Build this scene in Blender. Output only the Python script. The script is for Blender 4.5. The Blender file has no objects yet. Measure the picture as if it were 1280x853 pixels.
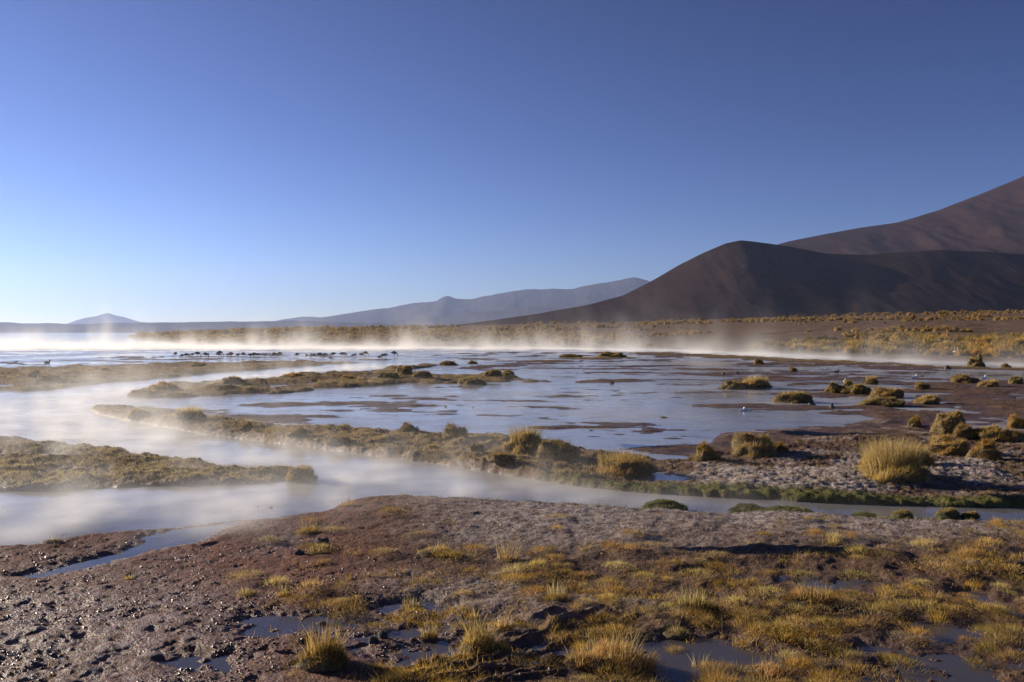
import bpy, math, random
import numpy as np

R = math.radians
rng = np.random.default_rng(7)
random.seed(7)
sc = bpy.context.scene
COL = sc.collection
F, CX, HY, CAMH = 1108.0, 640.0, 416.0, 2.2      # focal length in photo pixels, centre column, horizon row, eye height

# ------------------------------------------------------------------ helpers
def ground_xy(px, py):
    Y = F * CAMH / (py - HY)
    return (px - CX) / F * Y, Y

def _hash(ix, iy, seed):
    with np.errstate(over='ignore'):
        h = (ix.astype(np.int64).astype(np.uint32) * np.uint32(374761393)
             + iy.astype(np.int64).astype(np.uint32) * np.uint32(668265263)
             + np.uint32((seed * 2246822519) & 0xFFFFFFFF))
        h = (h ^ (h >> np.uint32(13))) * np.uint32(1274126177)
        h = h ^ (h >> np.uint32(16))
    return h.astype(np.float32) * np.float32(2.0 / 4294967295.0) - np.float32(1.0)

def vnoise(x, y, seed=0):
    fx = np.floor(x); fy = np.floor(y)
    tx = (x - fx).astype(np.float32); ty = (y - fy).astype(np.float32)
    ux = tx * tx * tx * (tx * (tx * 6 - 15) + 10); uy = ty * ty * ty * (ty * (ty * 6 - 15) + 10)
    a = _hash(fx, fy, seed); b = _hash(fx + 1, fy, seed)
    c = _hash(fx, fy + 1, seed); d = _hash(fx + 1, fy + 1, seed)
    return (a + (b - a) * ux) * (1 - uy) + (c + (d - c) * ux) * uy

def fbm(x, y, octv=4, seed=0, gain=.5):
    s = np.zeros(np.shape(x), np.float32); a = 1.0; n = 0.0; f = 1.0
    for k in range(octv):
        # each octave turned a little so that no grid shows
        ca, sa = math.cos(.6 * k + .3), math.sin(.6 * k + .3)
        s += a * vnoise((x * ca - y * sa) * f + 17.3 * k, (x * sa + y * ca) * f - 9.1 * k, seed + k)
        n += a; a *= gain; f *= 2.03
    return s / n

def sstep(a, b, x):
    t = np.clip((x - a) / (b - a), 0, 1)
    return t * t * (3 - 2 * t)

KX = .22
def sdf(px, py, poly, margin=14):
    """signed distance in picture rows (inside positive); columns squeezed since the ground is seen flat"""
    P = np.array(poly, np.float64); P = P * [KX, 1]
    x = px * KX; y = py
    out = np.full(x.shape, -margin, np.float32)
    m = (x > P[:, 0].min() - margin) & (x < P[:, 0].max() + margin) & (y > P[:, 1].min() - margin) & (y < P[:, 1].max() + margin)
    if not m.any(): return out
    xs = x[m]; ys = y[m]
    d2 = np.full(xs.shape, 1e9); ins = np.zeros(xs.shape, bool)
    for i in range(len(P)):
        ax, ay = P[i]; bx, by = P[(i + 1) % len(P)]
        dx, dy = bx - ax, by - ay
        t = np.clip(((xs - ax) * dx + (ys - ay) * dy) / (dx * dx + dy * dy + 1e-12), 0, 1)
        d2 = np.minimum(d2, (xs - ax - t * dx) ** 2 + (ys - ay - t * dy) ** 2)
        if ay != by:
            c = ((ay > ys) != (by > ys)) & (xs < (bx - ax) * (ys - ay) / (by - ay) + ax)
            ins ^= c
    d = np.sqrt(d2); d[~ins] *= -1
    out[m] = np.maximum(d, -margin)
    return out

def new_mesh(name, verts, quads=None, tris=None, smooth=True):
    me = bpy.data.meshes.new(name)
    verts = np.asarray(verts, np.float32)
    nq = 0 if quads is None else len(quads); nt = 0 if tris is None else len(tris)
    me.vertices.add(len(verts)); me.vertices.foreach_set('co', verts.ravel())
    idx = []; tot = []
    if nq: idx.append(np.asarray(quads, np.int32).ravel()); tot.append(np.full(nq, 4, np.int32))
    if nt: idx.append(np.asarray(tris, np.int32).ravel()); tot.append(np.full(nt, 3, np.int32))
    idx = np.concatenate(idx); tot = np.concatenate(tot)
    me.loops.add(len(idx)); me.loops.foreach_set('vertex_index', idx)
    me.polygons.add(len(tot))
    st = np.concatenate([[0], np.cumsum(tot)[:-1]]).astype(np.int32)
    me.polygons.foreach_set('loop_start', st)
    me.polygons.foreach_set('use_smooth', np.full(len(tot), smooth, bool))
    me.update(calc_edges=True)
    return me

def attr(me, name, vals):
    a = me.attributes.new(name, 'FLOAT', 'POINT'); a.data.foreach_set('value', np.asarray(vals, np.float32))

def link(name, me, mat=None, parent=None, loc=None):
    o = bpy.data.objects.new(name, me); COL.objects.link(o)
    if mat is not None and me is not None and len(me.materials) == 0: me.materials.append(mat)
    if parent is not None: o.parent = parent
    if loc is not None: o.location = loc
    return o

def tag(o, label, cat, group=None):
    o['label'] = label; o['category'] = cat
    if group: o['group'] = group
    return o

def struct(name, me, mat, kind='structure'):
    o = link(name, me, mat); o['kind'] = kind
    return o

def grid_quads(nr, nc):
    r = np.arange(nr - 1)[:, None] * nc + np.arange(nc - 1)[None, :]
    return np.stack([r, r + 1, r + nc + 1, r + nc], -1).reshape(-1, 4)

def merge(parts):
    """parts: list of (verts, quads, tris) -> one"""
    V = []; Q = []; T = []; n = 0
    for v, q, t in parts:
        V.append(v)
        if q is not None and len(q): Q.append(np.asarray(q) + n)
        if t is not None and len(t): T.append(np.asarray(t) + n)
        n += len(v)
    return np.concatenate(V), (np.concatenate(Q) if Q else None), (np.concatenate(T) if T else None)

# ------------------------------------------------------------------ node materials
class NT:
    def __init__(s, mat):
        s.t = mat.node_tree; s.n = s.t.nodes; s.l = s.t.links
    def new(s, typ, ins=None, **kw):
        nd = s.n.new(typ)
        for k, v in kw.items(): setattr(nd, k, v)
        for k, v in (ins or {}).items(): s.put(nd.inputs[k], v)
        return nd
    def put(s, sock, v):
        if isinstance(v, bpy.types.NodeSocket): s.l.new(v, sock)
        elif isinstance(v, bpy.types.Node): s.l.new(v.outputs[0], sock)
        else: sock.default_value = v
    def math(s, op, a, b=0.0, clamp=False):
        nd = s.new('ShaderNodeMath', {0: a, 1: b}, operation=op); nd.use_clamp = clamp
        return nd.outputs[0]
    def mix(s, f, a, b):
        nd = s.new('ShaderNodeMix', data_type='RGBA'); s.put(nd.inputs[0], f)
        s.put(nd.inputs[6], a); s.put(nd.inputs[7], b)
        return nd.outputs[2]
    def noise(s, vec, scale, detail=4, rough=.55, dist=0):
        return s.new('ShaderNodeTexNoise', {'Vector': vec, 'Scale': scale, 'Detail': detail, 'Roughness': rough, 'Distortion': dist}).outputs[0]
    def ramp(s, f, a, b):
        return s.new('ShaderNodeMapRange', {'Value': f, 'From Min': a, 'From Max': b}, interpolation_type='SMOOTHSTEP').outputs[0]
    def attr(s, name):
        return s.new('ShaderNodeAttribute', attribute_name=name).outputs['Fac']

def c3(r, g, b): return (r, g, b, 1)

def new_mat(name):
    m = bpy.data.materials.new(name); m.use_nodes = True
    t = NT(m)
    return m, t, t.n['Principled BSDF']

# ------------------------------------------------------------------ land layout (photo pixels of the shore lines, turned into ground metres)
POLY = {
 'fore': [(-900, 705), (-300, 690), (-60, 684), (40, 680), (95, 668), (200, 657), (300, 645), (390, 641), (415, 629), (455, 624), (505, 621), (560, 624),
          (640, 629), (720, 634), (800, 641), (830, 637), (880, 645), (940, 641), (1000, 642), (1080, 650), (1190, 654), (1300, 655),
          (1500, 660), (2300, 670), (2300, 1900), (-900, 1900)],
 'isle': [(-500, 560), (-60, 551), (20, 549), (70, 552), (130, 561), (200, 572), (260, 579), (310, 588), (350, 586), (385, 584), (397, 596), (385, 604),
          (330, 607), (250, 609), (180, 611), (100, 615), (20, 616), (-60, 618), (-500, 630)],
 'bank': [(100, 512), (112, 507), (150, 506), (190, 511), (240, 518), (300, 526), (360, 533), (430, 538), (500, 541), (570, 543), (640, 546),
          (720, 556), (780, 564), (840, 572), (900, 560), (960, 552), (1060, 545), (1300, 540), (1500, 540), (2300, 545),
          (2300, 690), (1500, 648), (1290, 641), (1180, 640), (1090, 637), (1000, 633), (900, 628), (820, 623), (750, 617), (700, 611), (640, 601), (590, 592), (540, 583),
          (480, 576), (420, 568), (360, 560), (300, 552), (250, 546), (200, 537), (150, 528), (112, 520)],
 'spit': [(140, 497), (165, 489), (200, 481), (260, 475), (330, 470), (400, 465), (450, 461), (490, 457), (520, 453), (560, 452), (600, 454), (560, 460), (510, 464), (560, 467), (610, 467), (640, 470),
          (720, 476), (700, 480), (600, 481), (520, 482), (440, 487), (380, 493), (330, 496), (260, 498), (200, 500), (165, 501)],
 'strip': [(-700, 470), (-60, 458), (60, 456), (130, 455), (220, 452), (300, 450), (400, 449), (480, 452), (470, 456), (400, 460), (330, 465), (260, 471),
           (200, 477), (140, 482), (80, 489), (30, 492), (-60, 494), (-700, 520)],
 'flat': [(850, 573), (845, 558), (885, 540), (935, 532), (1010, 531), (1070, 524), (1060, 514), (1090, 506), (1120, 498), (1160, 492), (1200, 484), (1250, 476),
          (1300, 468), (1600, 470), (2300, 470), (2300, 600), (1400, 600), (1000, 590)],
 'lip': [(760, 441), (830, 440), (900, 442), (980, 446), (1060, 450), (1140, 454), (1220, 458), (1300, 460), (1800, 470), (1800, 476), (1300, 466), (1220, 463), (1140, 460), (1060, 457), (980, 453), (900, 449), (830, 446)],
 'wet1': [(160, 507), (240, 499), (330, 497), (420, 490), (520, 484), (620, 482), (700, 480), (730, 476), (640, 470), (600, 466), (530, 464), (620, 454), (560, 449), (510, 444), (620, 439), (760, 440), (840, 440), (1000, 449),
          (1300, 464), (1800, 475), (1800, 560), (1300, 560), (840, 572), (720, 556), (570, 543), (430, 537), (300, 526), (220, 516)],
 'wet2': [(-300, 449), (60, 447), (140, 445), (215, 444), (290, 443), (340, 440.5), (400, 443), (470, 446), (500, 449), (480, 453), (400, 450), (300, 451), (130, 456), (-60, 459), (-300, 464)],
 'isl1': [(690, 449), (720, 446), (790, 446), (800, 449), (760, 451)],
 'isl2': [(655, 451), (700, 451), (730, 452), (700, 454), (660, 453)],
 'isl3': [(890, 487), (905, 481), (960, 479), (972, 485), (940, 488)],
 'isl4': [(555, 475), (600, 466), (640, 467), (650, 474), (610, 480), (560, 479)],
 'stream': [(375, 641), (350, 648), (305, 653), (280, 662), (245, 680), (195, 688), (150, 702), (105, 716), (50, 726), (20, 722), (90, 706), (140, 694), (168, 678), (180, 670), (215, 662), (270, 656), (320, 648)],
 'pud1': [(290, 793), (310, 779), (350, 774), (400, 776), (410, 783), (370, 792), (330, 799)],
 'pud2': [(462, 770), (490, 757), (530, 755), (562, 760), (545, 768), (500, 770)],
 'pud3': [(420, 795), (470, 778), (560, 770), (620, 773), (640, 790), (600, 806), (560, 828), (500, 838), (450, 826), (400, 812)],
 'pud4': [(200, 830), (250, 818), (300, 824), (280, 838), (220, 842)],
 'pud5': [(740, 842), (780, 812), (840, 800), (900, 806), (960, 822), (1000, 838), (960, 856), (860, 866), (780, 868)],
 'pud6': [(1040, 858), (1090, 836), (1180, 830), (1240, 842), (1230, 872), (1120, 880)],
 'slick': [(-300, 800), (0, 788), (60, 780), (120, 800), (160, 830), (120, 880), (0, 900), (-300, 920)],
 'pud7': [(640, 815), (700, 790), (760, 780), (790, 790), (720, 815), (660, 830)],
}
TRACKS = [((430, 862), (668, 812)), ((575, 858), (715, 818)), ((628, 822), (770, 768)), ((600, 800), (730, 772)), ((690, 800), (800, 770)), ((480, 872), (720, 838))]

def far_rows(px):
    y0 = np.interp(px, [-3000, 150, 168, 250, 400, 600, 800, 1000, 1100, 1280, 1600, 3000], [418.2, 418.5, 425.5, 431, 432.5, 433.5, 435.5, 443.5, 449.5, 455.5, 462, 470])
    y1 = np.interp(px, [-3000, 150, 200, 300, 400, 600, 800, 1000, 1280, 1600, 3000], [418.0, 418.2, 417.0, 413.5, 411, 407, 402.5, 396.5, 388.5, 380, 370])
    return y0, y1

def land(X, Y, fine=True):
    X = np.asarray(X, np.float64); Y = np.asarray(Y, np.float64)
    px = CX + F * X / Y; py = HY + F * CAMH / Y
    s = {}
    # shores wobble with the ground, by a few rows near and less far away
    wob = fbm(X / 1.6, Y / 1.6, 4, 11) * np.clip(Y / 12, .5, 4) / Y * 22
    wob += fbm(X / .35, Y / .35, 3, 12) * 2.2 * np.clip(1 - Y / 26, 0, 1)
    for k, p in POLY.items(): s[k] = sdf(px, py + wob * (.35 if k in ('bank', 'fore', 'isle') else .8), p)
    n1 = fbm(X / 2.2, Y / 2.2, 4, 21); n2 = fbm(X / .55, Y / .55, 4, 22)
    n3 = fbm(X / .11, Y / .11, 3, 23) if fine else 0 * n1
    nf = fbm(X / 9.0, Y / 9.0, 4, 24)
    near = np.clip(1 - (Y - 6) / 40, 0, 1)
    # --- beds: deep channel by default, shallow flats where the wet polygons lie
    z = np.full(X.shape, -.35)
    streak = fbm(X / 5.5, Y / 2.6, 5, 31)
    flatz = -.017 + .10 * streak + .085 * fbm(X / 2.2, Y / .9, 4, 34, .6) + .02 * n2
    right = sstep(700, 1200, px)
    flatz = flatz + .034 * fbm(X / .9, Y / .32, 4, 35, .6) * np.clip(1.3 - Y / 80, 0, 1) + .004 * right - .013 * sstep(470, 490, py) * sstep(980, 880, px) + .010 * sstep(60, 130, Y) 
    w = np.maximum(sstep(-1.0, 1.0, s['wet1']), sstep(-1.0, 1.0, s['wet2']))
    z = z * (1 - w) + flatz * w
    # shoal patches in the river
    shoal = sstep(.30, .50, fbm(X / 1.7, Y / 1.3, 4, 33)) * sstep(580, 596, py) * (py < 690) * (1 - w)
    z = np.where(shoal > 0, z + (.345 + .02 * n2) * shoal, z)
    def add(k, zl, soft):
        nonlocal z
        t = sstep(-.2, soft, s[k]); z = z * (1 - t) + zl * t
        return t
    low = .10 + .05 * n1 + .05 * n2
    m = {}
    m['lip'] = add('lip', .05 + .08 * n1 + .05 * n2, 2.2)
    m['strip'] = add('strip', .10 + .20 * n1 + .10 * n2, 4.5)
    m['spit'] = add('spit', .075 + .19 * n1 + .12 * n2, 3.5)
    for k in ('isl1', 'isl2', 'isl3', 'isl4'): m[k] = add(k, .10 + .10 * n1 + .08 * n2, 2.2)
    m['flat'] = add('flat', .030 + .06 * n1 + .055 * n2, 9)
    ridge = 1 - np.abs(n2)
    m['bank'] = add('bank', .055 + .09 * n1 * sstep(0, 6, s['bank']) + .15 * ridge * near * sstep(0, 5, s['bank']) * sstep(800, 650, px) + .05 * fbm(X / .9, Y / .9, 3, 91) * sstep(0, 5, s['bank']) + .035 * n3 - .015 * sstep(700, 1000, px) * sstep(12, 30, s['bank']) + .03 * sstep(900, 1000, px), 3.6 + 3 * sstep(560, 640, px))
    m['isle'] = add('isle', .055 + .06 * n1 * sstep(0, 8, s['isle']) + .09 * n2 + .04 * n3, 2.6)
    # --- near shore
    zf = np.interp(py, [600, 640, 690, 740, 800, 900, 1300], [.095, .085, .062, .040, .024, .03, .05])
    zf = zf * (1 - .62 * sstep(470, 330, px)) + .004
    tuss = sstep(560, 980, px) * sstep(650, 730, py)
    zf = zf + .030 * n1 + (.020 + .055 * tuss) * n2 + .012 * n3 + .03 * tuss * fbm(X / .25, Y / .25, 3, 26)
    clod = np.abs(fbm(X / .10, Y / .10, 4, 41, .6)); zf = zf + .008 * np.clip(1 - 1.6 * np.abs(n3), -.4, 1) * sstep(560, 330, px) * near * sstep(640, 690, py)
    zf = zf + .011 * clod * sstep(760, 330, px) * near * (.25 + .75 * sstep(-.35, .25, fbm(X / .9, Y / .9, 3, 43)))
    m['fore'] = add('fore', zf, 6)
    st = sstep(-4, 5, s['stream'] + 5 * n2 + 3 * n3); z = z * (1 - st) + (-.016 + .02 * n2) * st
    for k, dz in (('pud1', -.016), ('pud2', -.014), ('pud3', .002), ('pud4', -.004), ('pud5', -.008), ('pud6', -.006), ('slick', .022), ('pud7', -.002)):
        t = sstep(-11, 4, s[k]); z = z * (1 - t) + (dz + (.016 if k == 'slick' else .030) * n2 + .024 * n3 + (.010 if k == 'slick' else .020) * fbm(X / .16, Y / .16, 3, 88) + .012 * n1) * t
    # wheel tracks pressed into the soft mud
    trk = np.zeros(X.shape)
    for (a, b) in TRACKS:
        ax, ay = ground_xy(*a); bx, by = ground_xy(*b)
        dx, dy = bx - ax, by - ay; L = math.hypot(dx, dy)
        u = ((X - ax) * dx + (Y - ay) * dy) / L; v = ((X - ax) * -dy + (Y - ay) * dx) / L + .03 * vnoise(u / .4, u * 0, 5)
        e = sstep(-.1, .3, u) * sstep(L + .1, L - .3, u)
        q = np.abs(v)
        z = z + e * (.028 * np.exp(-((q - .10) / .028) ** 2) - .010 * np.exp(-(v / .05) ** 2)) * (.75 + .5 * n3)
        trk = np.maximum(trk, e * np.exp(-(v / .10) ** 2))
    # --- the plain that rises beyond the far channel
    y0, y1 = far_rows(px)
    Y0 = F * CAMH / (y0 - HY); Yc = np.maximum(560.0, Y0 * 1.05)
    tt = np.log(np.maximum(Y, 1) / Y0) / np.log(Yc / Y0)
    tc = np.clip(tt, 0, 1)
    yi = y1 + (y0 - y1) * (1 - tc) ** 1.45
    zfar = CAMH - (yi - HY) * Y / F
    beyond = np.maximum(tt - 1, 0)
    zfar = np.where(tt > 1, CAMH - (y1 - HY) * Yc / F - 2.0 * beyond, zfar)
    zfar = zfar + (.55 * nf * sstep(0, .35, tc) + .10 * n1) * sstep(0, .1, tt)
    far = sstep(-.004, .012, tt + .012 * fbm(X / 6, Y / 6, 3, 51)) * (px > 120)
    far = far * sstep(150, 175, px)
    z = z * (1 - far) + np.maximum(zfar, .06) * far
    m['far'] = far
    # the lake bed past everything
    lake = sstep(3000, 6000, Y) * (1 - far)
    z = z - 3 * lake
    # --- surface kinds, each 0..1
    grassy = np.maximum.reduce([m['spit'], m['strip'] * .9, m['isl1'], m['isl2'], m['isl3'], m['isl4'], m['lip'] * .8, m['isle'] * .75])
    bankg = m['bank'] * sstep(900, 500, px)
    grassy = np.maximum(grassy, .75 * bankg)
    grassy = np.maximum(grassy, far * (.06 + .32 * sstep(.0, .4, nf)))
    grassy = np.maximum(grassy, m['fore'] * tuss * sstep(-.15, .35, n1 + .5 * n2) * .8)
    moss = m['bank'] * sstep(600, 800, px) * sstep(15 + 2 * n1, 9, s['bank']) * sstep(590, 606, py)
    moss = np.maximum(moss, m['fore'] * sstep(8, 3.5, s['fore']) * sstep(430, 500, px) * (py < 700) * sstep(-.5, .0, n1))
    frost = m['fore'] * sstep(440, 640, px) * sstep(700, 655, py + 18 * n1) * sstep(2.5, 7, s['fore']) * .9
    frost = np.maximum(frost, m['bank'] * sstep(760, 900, px) * sstep(563, 580, py) * sstep(8, 14, s['bank']) * sstep(-.25, .2, n1 + .6 * n2))
    rim = sstep(0.0, .6, s['isle']) * sstep(5, 2.5, s['isle']) * (py > 592) + sstep(0, .6, s['bank']) * sstep(6, 3, s['bank']) * sstep(780, 600, px) * (py > 520)
    frost = np.maximum(frost, np.clip(rim, 0, 1) * .85 * sstep(-.5, .1, n2))
    frost = np.maximum(frost, m['flat'] * .6 * sstep(.15, .4, n2 + .3 * n1) * sstep(520, 534, py) * (1 - far))
    frost = np.maximum(frost, m['fore'] * .7 * sstep(.05, .4, n1 + .4 * n2) * sstep(400, 560, px) * sstep(820, 720, py))
    wet = np.clip(1 - sstep(.006, .06, z), 0, 1)
    wet = np.maximum(wet, m['fore'] * sstep(560, 200, px) * sstep(690, 760, py) * .9)
    wet = np.maximum(wet, trk * .8)
    red = m['fore'] * sstep(620, 300, px)
    return dict(z=z, grassy=grassy, moss=moss, frost=frost, wet=wet, red=red, far=far, px=px, py=py, s=s, tc=tc)

def hz(x, y):
    return float(land(np.array([x]), np.array([y]))['z'][0])

# ------------------------------------------------------------------ materials
def ground_material():
    m, t, b = new_mat('ground_earth')
    pos = t.new('ShaderNodeNewGeometry').outputs['Position']
    g, mo, fr, we, rd = (t.attr(k) for k in ('grassy', 'moss', 'frost', 'wet', 'red'))
    nA = t.noise(pos, 1.3, 6, .6); nB = t.noise(pos, 9, 6, .65); nC = t.noise(pos, 60, 4, .6); nD = t.noise(pos, .06, 5, .6)
    mud = t.mix(t.ramp(nB, .3, .7), c3(.066, .036, .024), c3(.150, .088, .055))
    mud = t.mix(t.math('MULTIPLY', rd, .92), mud, t.mix(t.ramp(nB, .3, .7), c3(.115, .038, .026), c3(.25, .098, .066)))
    mud = t.mix(t.ramp(nC, .35, .75), mud, t.mix(.5, mud, c3(.22, .15, .11)))
    dry = t.mix(t.ramp(nB, .3, .7), c3(.13, .080, .030), c3(.28, .180, .070))
    dry = t.mix(t.ramp(nD, .35, .65), dry, t.mix(.6, dry, c3(.085, .055, .035)))
    cov = t.math('MULTIPLY', g, t.ramp(t.math('ADD', t.math('MULTIPLY', nB, .6), t.math('MULTIPLY', nA, .5)), .35, .62))
    col = t.mix(cov, mud, dry)
    frc = t.math('MULTIPLY', fr, t.ramp(t.math('ADD', t.math('MULTIPLY', nC, .45), t.math('MULTIPLY', nB, .55)), .36, .62))
    col = t.mix(t.math('MULTIPLY', frc, .88), col, t.mix(nA, c3(.36, .31, .30), c3(.56, .50, .49)))
    mosc = t.mix(t.ramp(nB, .3, .7), c3(.060, .060, .016), c3(.16, .15, .040))
    mof = t.math('MULTIPLY', mo, t.ramp(nA, .2, .5))
    col = t.mix(mof, col, mosc)
    wf = t.math('MULTIPLY', we, t.ramp(nB, .2, .6))
    col = t.mix(t.math('MULTIPLY', wf, .40), col, c3(.055, .032, .028))
    t.put(b.inputs['Base Color'], col)
    t.put(b.inputs['Roughness'], t.math('SUBTRACT', .92, t.math('MULTIPLY', wf, .60)))
    t.put(b.inputs['Specular IOR Level'], t.math('ADD', .12, t.math('MULTIPLY', wf, .17)))
    nE = t.noise(pos, 26, 3, .6)
    h = t.math('ADD', t.math('ADD', t.math('MULTIPLY', nB, .035), t.math('MULTIPLY', nE, .024)), t.math('MULTIPLY', nC, t.math('ADD', .014, t.math('MULTIPLY', rd, .012))))
    bp = t.new('ShaderNodeBump', {'Height': h, 'Strength': .9, 'Distance': 1.0})
    t.put(b.inputs['Normal'], bp)
    return m

def water_material():
    m, t, b = new_mat('shallow_water')
    pos = t.new('ShaderNodeNewGeometry').outputs['Position']
    nA = t.noise(pos, 2.2, 3, .5); nB = t.noise(pos, 11, 3, .55); nL = t.noise(pos, .12, 4, .6)
    yy = t.new('ShaderNodeSeparateXYZ', {0: pos}).outputs[1]
    milky_glare = t.mix(t.ramp(t.math('ADD', nL, t.math('MULTIPLY', nA, .3)), .45, .8), c3(.22, .21, .215), c3(.38, .37, .375))  # milky water, its base colour paled further out to imitate bright glare
    t.put(b.inputs['Base Color'], t.mix(t.ramp(yy, 9.5, 13), c3(.07, .060, .060), milky_glare))
    b.inputs['IOR'].default_value = 1.33
    t.put(b.inputs['Roughness'], t.math('ADD', .06, t.math('MULTIPLY', t.ramp(t.math('ADD', t.math('MULTIPLY', nL, .6), t.math('MULTIPLY', t.noise(pos, .9, 5, .65), .4)), .38, .62), .22)))
    b.inputs['Specular IOR Level'].default_value = .5
    h = t.math('ADD', t.math('MULTIPLY', nA, .010), t.math('MULTIPLY', nB, .0035))
    t.put(b.inputs['Normal'], t.new('ShaderNodeBump', {'Height': h, 'Strength': .42, 'Distance': 1.0}))
    return m

def grass_material(name, c_a, c_b, c_c, trans=.45):
    m, t, b = new_mat(name)
    r = t.attr('tint')
    oi = t.new('ShaderNodeObjectInfo').outputs['Random']
    col = t.mix(t.ramp(r, 0, .55), c_a, c_b); col = t.mix(t.ramp(r, .55, 1), col, c_c)
    hs = t.new('ShaderNodeHueSaturation', {'Color': col, 'Value': t.math('ADD', .72, t.math('MULTIPLY', oi, .5)), 'Hue': t.math('ADD', .496, t.math('MULTIPLY', t.math('FRACT', t.math('MULTIPLY', oi, 7.3)), .022)), 'Saturation': t.math('ADD', .9, t.math('MULTIPLY', t.math('FRACT', t.math('MULTIPLY', oi, 13.7)), .2))})
    t.put(b.inputs['Base Color'], hs); b.inputs['Roughness'].default_value = .6
    b.inputs['Specular IOR Level'].default_value = .25
    tr = t.new('ShaderNodeBsdfTranslucent', {'Color': hs})
    mx = t.new('ShaderNodeMixShader', {0: trans, 1: b.outputs[0], 2: tr.outputs[0]})
    t.l.new(mx.outputs[0], t.n['Material Output'].inputs[0])
    return m

def earth_mat(name, a, bcol, scale=14, rough=.9, bump=.02):
    m, t, b = new_mat(name)
    pos = t.new('ShaderNodeTexCoord').outputs['Object']
    n = t.noise(pos, scale, 5, .62)
    t.put(b.inputs['Base Color'], t.mix(t.ramp(n, .3, .7), a, bcol)); b.inputs['Roughness'].default_value = rough
    t.put(b.inputs['Normal'], t.new('ShaderNodeBump', {'Height': n, 'Strength': .8, 'Distance': bump}))
    return m

M_GROUND = ground_material(); M_WATER = water_material()
M_GOLD = grass_material('golden_grass', c3(.24, .125, .032), c3(.52, .305, .092), c3(.68, .465, .19))
M_PALE = grass_material('pale_straw_grass', c3(.36, .235, .075), c3(.57, .41, .15), c3(.66, .51, .24), .5)
M_OLIVE = grass_material('olive_grass', c3(.17, .105, .026), c3(.35, .225, .060), c3(.52, .36, .12), .45)
M_RUST = grass_material('rusty_grass', c3(.20, .110, .032), c3(.38, .230, .070), c3(.52, .35, .13), .45)
M_STRAW = grass_material('bank_straw', c3(.33, .215, .085), c3(.56, .40, .17), c3(.70, .57, .32), .45)
M_FAR = grass_material('tola_straw', c3(.15, .092, .030), c3(.32, .205, .062), c3(.50, .35, .12), .4)
M_MOSS = grass_material('green_moss_blades', c3(.075, .078, .018), c3(.15, .14, .034), c3(.25, .22, .07), .35)
M_PEAT = earth_mat('mound_peat', c3(.075, .055, .028), c3(.15, .11, .05))
M_MOSSCORE = earth_mat('moss_cushion', c3(.035, .038, .012), c3(.085, .082, .026))
M_STONE = earth_mat('dark_stone', c3(.05, .042, .04), c3(.14, .12, .11))
M_CLOD = earth_mat('mud_clod', c3(.085, .034, .027), c3(.19, .085, .062), 60, .27)

# ------------------------------------------------------------------ ground
def build_ground():
    tf = np.linspace(-.66, .66, 1060)
    te = .66 + np.cumsum(np.linspace(.002, .075, 44))
    tx = np.concatenate([-te[::-1], tf, te])
    pr = np.concatenate([np.arange(2600, 1150, -60), np.arange(1150, 870, -2.5), np.arange(870, 441, -.8)])
    Ya = F * CAMH / (pr - HY)
    Yb = Ya[-1] * 1.0105 ** np.arange(1, 200)
    Yc = np.geomspace(Yb[-1] * 1.02, 24000, 50)
    Y = np.concatenate([Ya, Yb, Yc])
    XX = 25000 * np.tanh(Y[:, None] * tx[None, :] / 25000); YY = np.repeat(Y[:, None], len(tx), 1)
    shp = XX.shape
    L = land(XX.ravel(), YY.ravel())
    v = np.stack([XX.ravel(), YY.ravel(), L['z']], 1)
    me = new_mesh('ground', v, grid_quads(*shp))
    for k in ('grassy', 'moss', 'frost', 'wet', 'red'): attr(me, k, L[k])
    struct('ground', me, M_GROUND)
build_ground()

# still water of river, flats, puddles and lake: one level sheet, fine enough near by
xs = np.array([-25000, -8000, -1000, -200, -60, -20, 0, 20, 60, 200, 1000, 8000, 25000.]); ys = np.array([-30, 0, 10, 30, 80, 200, 600, 2000, 8000, 24500.])
gx, gy = np.meshgrid(xs, ys)
struct('water', new_mesh('water', np.stack([gx.ravel(), gy.ravel(), 0 * gx.ravel()], 1), grid_quads(*gx.shape)), M_WATER)

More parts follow.
